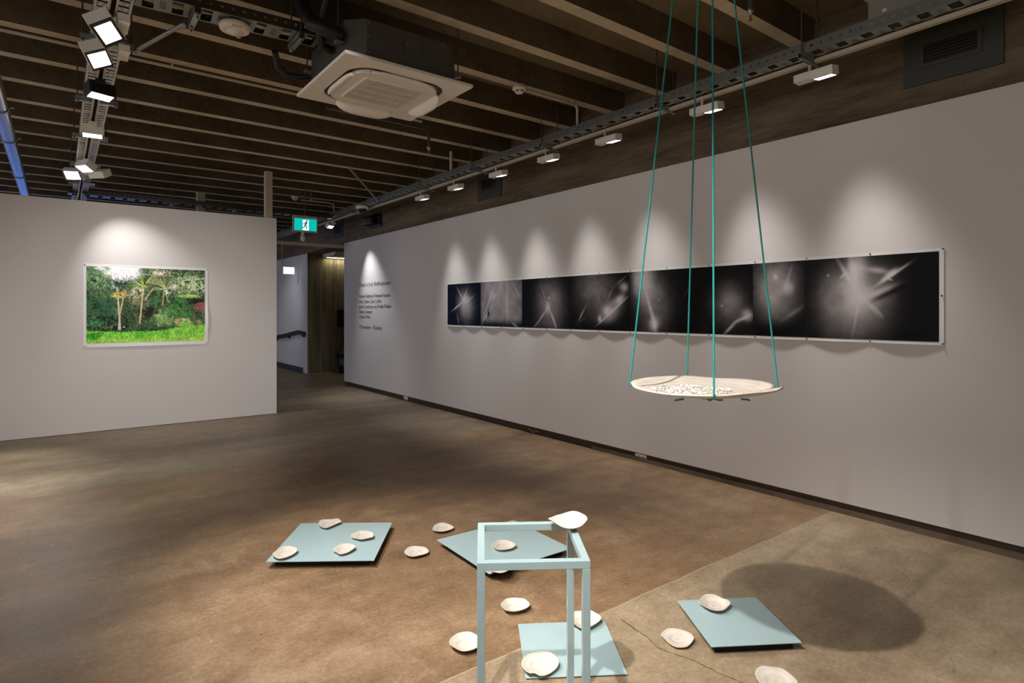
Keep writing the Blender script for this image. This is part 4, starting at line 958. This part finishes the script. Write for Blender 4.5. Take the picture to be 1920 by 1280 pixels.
tag(m.build('yellow_grains', simple('pale_yellow', (226, 206, 150), .6)), 'pale yellow grains among the flakes in the hanging dish', 'grains', kind='stuff')
def onrim(x, top):
    best = min(range(N), key=lambda k: abs(960+F*rimp[k][0]/rimp[k][1]-x)+(0 if (rimp[k][1] > dcn) == top else 1e4)); return rimp[best][0], rimp[best][1], zs[best]
def top_at(x, d): return w_ld((x-960)/F*d, d, 3.78)
under = w_ld(lc_+.008, dcn-.06, zc-.044)
for lab, (l_, d_, z_), tx_, td, vis in (('left teal rope of the hanging dish', (lc_-Rl, dcn, zs[N//2]), 1319.5, 2.30, 1), ('right teal rope of the hanging dish', (lc_+Rl, dcn, zs[0]), 1319, 2.30, 1),
                                       ('back teal rope of the hanging dish, ending behind its far rim', onrim(1292, True), 1323, 2.32, 1), ('front teal rope crossing the near rim of the hanging dish', onrim(1342.5, False), 1334, 2.28, 1)):
    a_ = top_at(tx_, td); e_ = w_ld(l_, d_, z_); out = Vector((e_.x-C0.x, e_.y-C0.y, 0)).normalized()
    e1_ = e_+out*.004
    t = thing('rope', lab, 'rope', e_, 0, 'teal ropes of the hanging dish')
    pts = [a_, e1_+Vector((0, 0, .004)), e1_+out*.002-Vector((0, 0, .008))]
    for s_ in (.92, .8, .66, .5): pts.append(C0+(e_-C0)*s_*Vector((1, 1, 0)).length/1.41421+Vector((0, 0, 0)))
    pts = pts[:3]
    for s_, z in ((.92, -.017), (.82, -.025), (.68, -.034), (.5, -.041), (.3, -.042)):
        q_ = Vector((C0.x+(e_.x-C0.x)*s_, C0.y+(e_.y-C0.y)*s_, zc+z+(z_-zc)*max(0, (s_-.5)*1.6))); pts.append(q_)
    pts.append(under)
    MB().tube([p-e_ for p in pts], .0034, 8).build('cord', 'teal', t)
    MB().lathe([(0, -.012), (.007, -.009), (.009, 0), (.007, .009), (0, .012)], tuple(a_-e_-Vector((0, 0, .02))), 10).build('ceiling_knot', 'teal', t)
kn = MB()
for a_ in (-.8, .5, 2.4): kn.tube([under, under+w_ld(math.cos(a_)*.03, math.sin(a_)*.03, -.006), under+w_ld(math.cos(a_)*.045, math.sin(a_)*.045, -.004)], .0036, 8)
kn.lathe([(0, -.008), (.011, -.005), (.012, .003), (0, .008)], tuple(under), 12)
tag(kn.build('rope_knot', 'teal'), 'dark teal knot tying the ropes under the dish', 'knot')
tag(MB().tube([w_ld(lc_-.12, dcn-.14, zc-.037), w_ld(lc_-.14, dcn-.155, zc-.037), w_ld(lc_-.15, dcn-.14, zc-.042)], .0036, 8).build('rope_tail', 'teal'), 'short rope tail under the left of the dish', 'rope tail')
tag(MB().tube([w_ld(lc_+.09, dcn-.14, zc-.037), w_ld(lc_+.11, dcn-.155, zc-.037), w_ld(lc_+.12, dcn-.14, zc-.042)], .0036, 8).build('rope_tail', 'teal'), 'short rope tail under the right of the dish', 'rope tail')

# ---------------------------------------------------------------- crack filler on the floor
pts = [(2.174, 1.98), (2.157, 1.849), (2.153, 1.798), (2.121, 1.709), (2.141, 1.634), (2.165, 1.549), (2.171, 1.46), (2.186, 1.377), (2.2, 1.3)]
m = MB(); r_ = random.Random(3); vs = []
dn_ = []
for i in range(len(pts)-1):
    for k in range(6):
        t_ = k/6; dn_.append((pts[i][0]+(pts[i+1][0]-pts[i][0])*t_+r_.uniform(-.003, .003), pts[i][1]+(pts[i+1][1]-pts[i][1])*t_))
for x, y in dn_:
    w = r_.uniform(.0008, .0032); vs += [(x-w, y, .0006), (x+w, y, .0006)]
m.add(vs, [(2*i, 2*i+1, 2*i+3, 2*i+2) for i in range(len(dn_)-1)])
tag(m.build('trim_8', simple('crack_filler', (84, 66, 36), .5)), kind='structure')

# ---------------------------------------------------------------- world fill added through the open left side; corridor spot and strip light
wd = bpy.data.worlds.new('world'); S.world = wd; wd.use_nodes = True
bg = wd.node_tree.nodes['Background']; bg.inputs[0].default_value = (.98, .975, .97, 1); bg.inputs[1].default_value = 1.15
spot((3.2, 14.6, 3.1), (4.74, 15.6, 1.4), 40, 60, 1, (.85, .9, 1))
ar = bpy.data.lights.new('led', 'AREA'); ar.shape = 'RECTANGLE'; ar.size = 1.3; ar.size_y = .04; ar.energy = 5; ar.color = (1, .93, .68)
ao = bpy.data.objects.new('led_light', ar); COL.objects.link(ao); ao.location = (5.85, 14.245, 2.79)
S.view_settings.view_transform = 'Standard'; S.view_settings.look = 'None'; S.view_settings.exposure = .24; S.view_settings.gamma = 1
S.view_settings.use_curve_mapping = False
S.cycles.use_adaptive_sampling = True; S.cycles.adaptive_threshold = .025
S.cycles.max_bounces = 7; S.cycles.transparent_max_bounces = 10; S.cycles.caustics_reflective = False; S.cycles.caustics_refractive = False
S.cycles.use_denoising = True
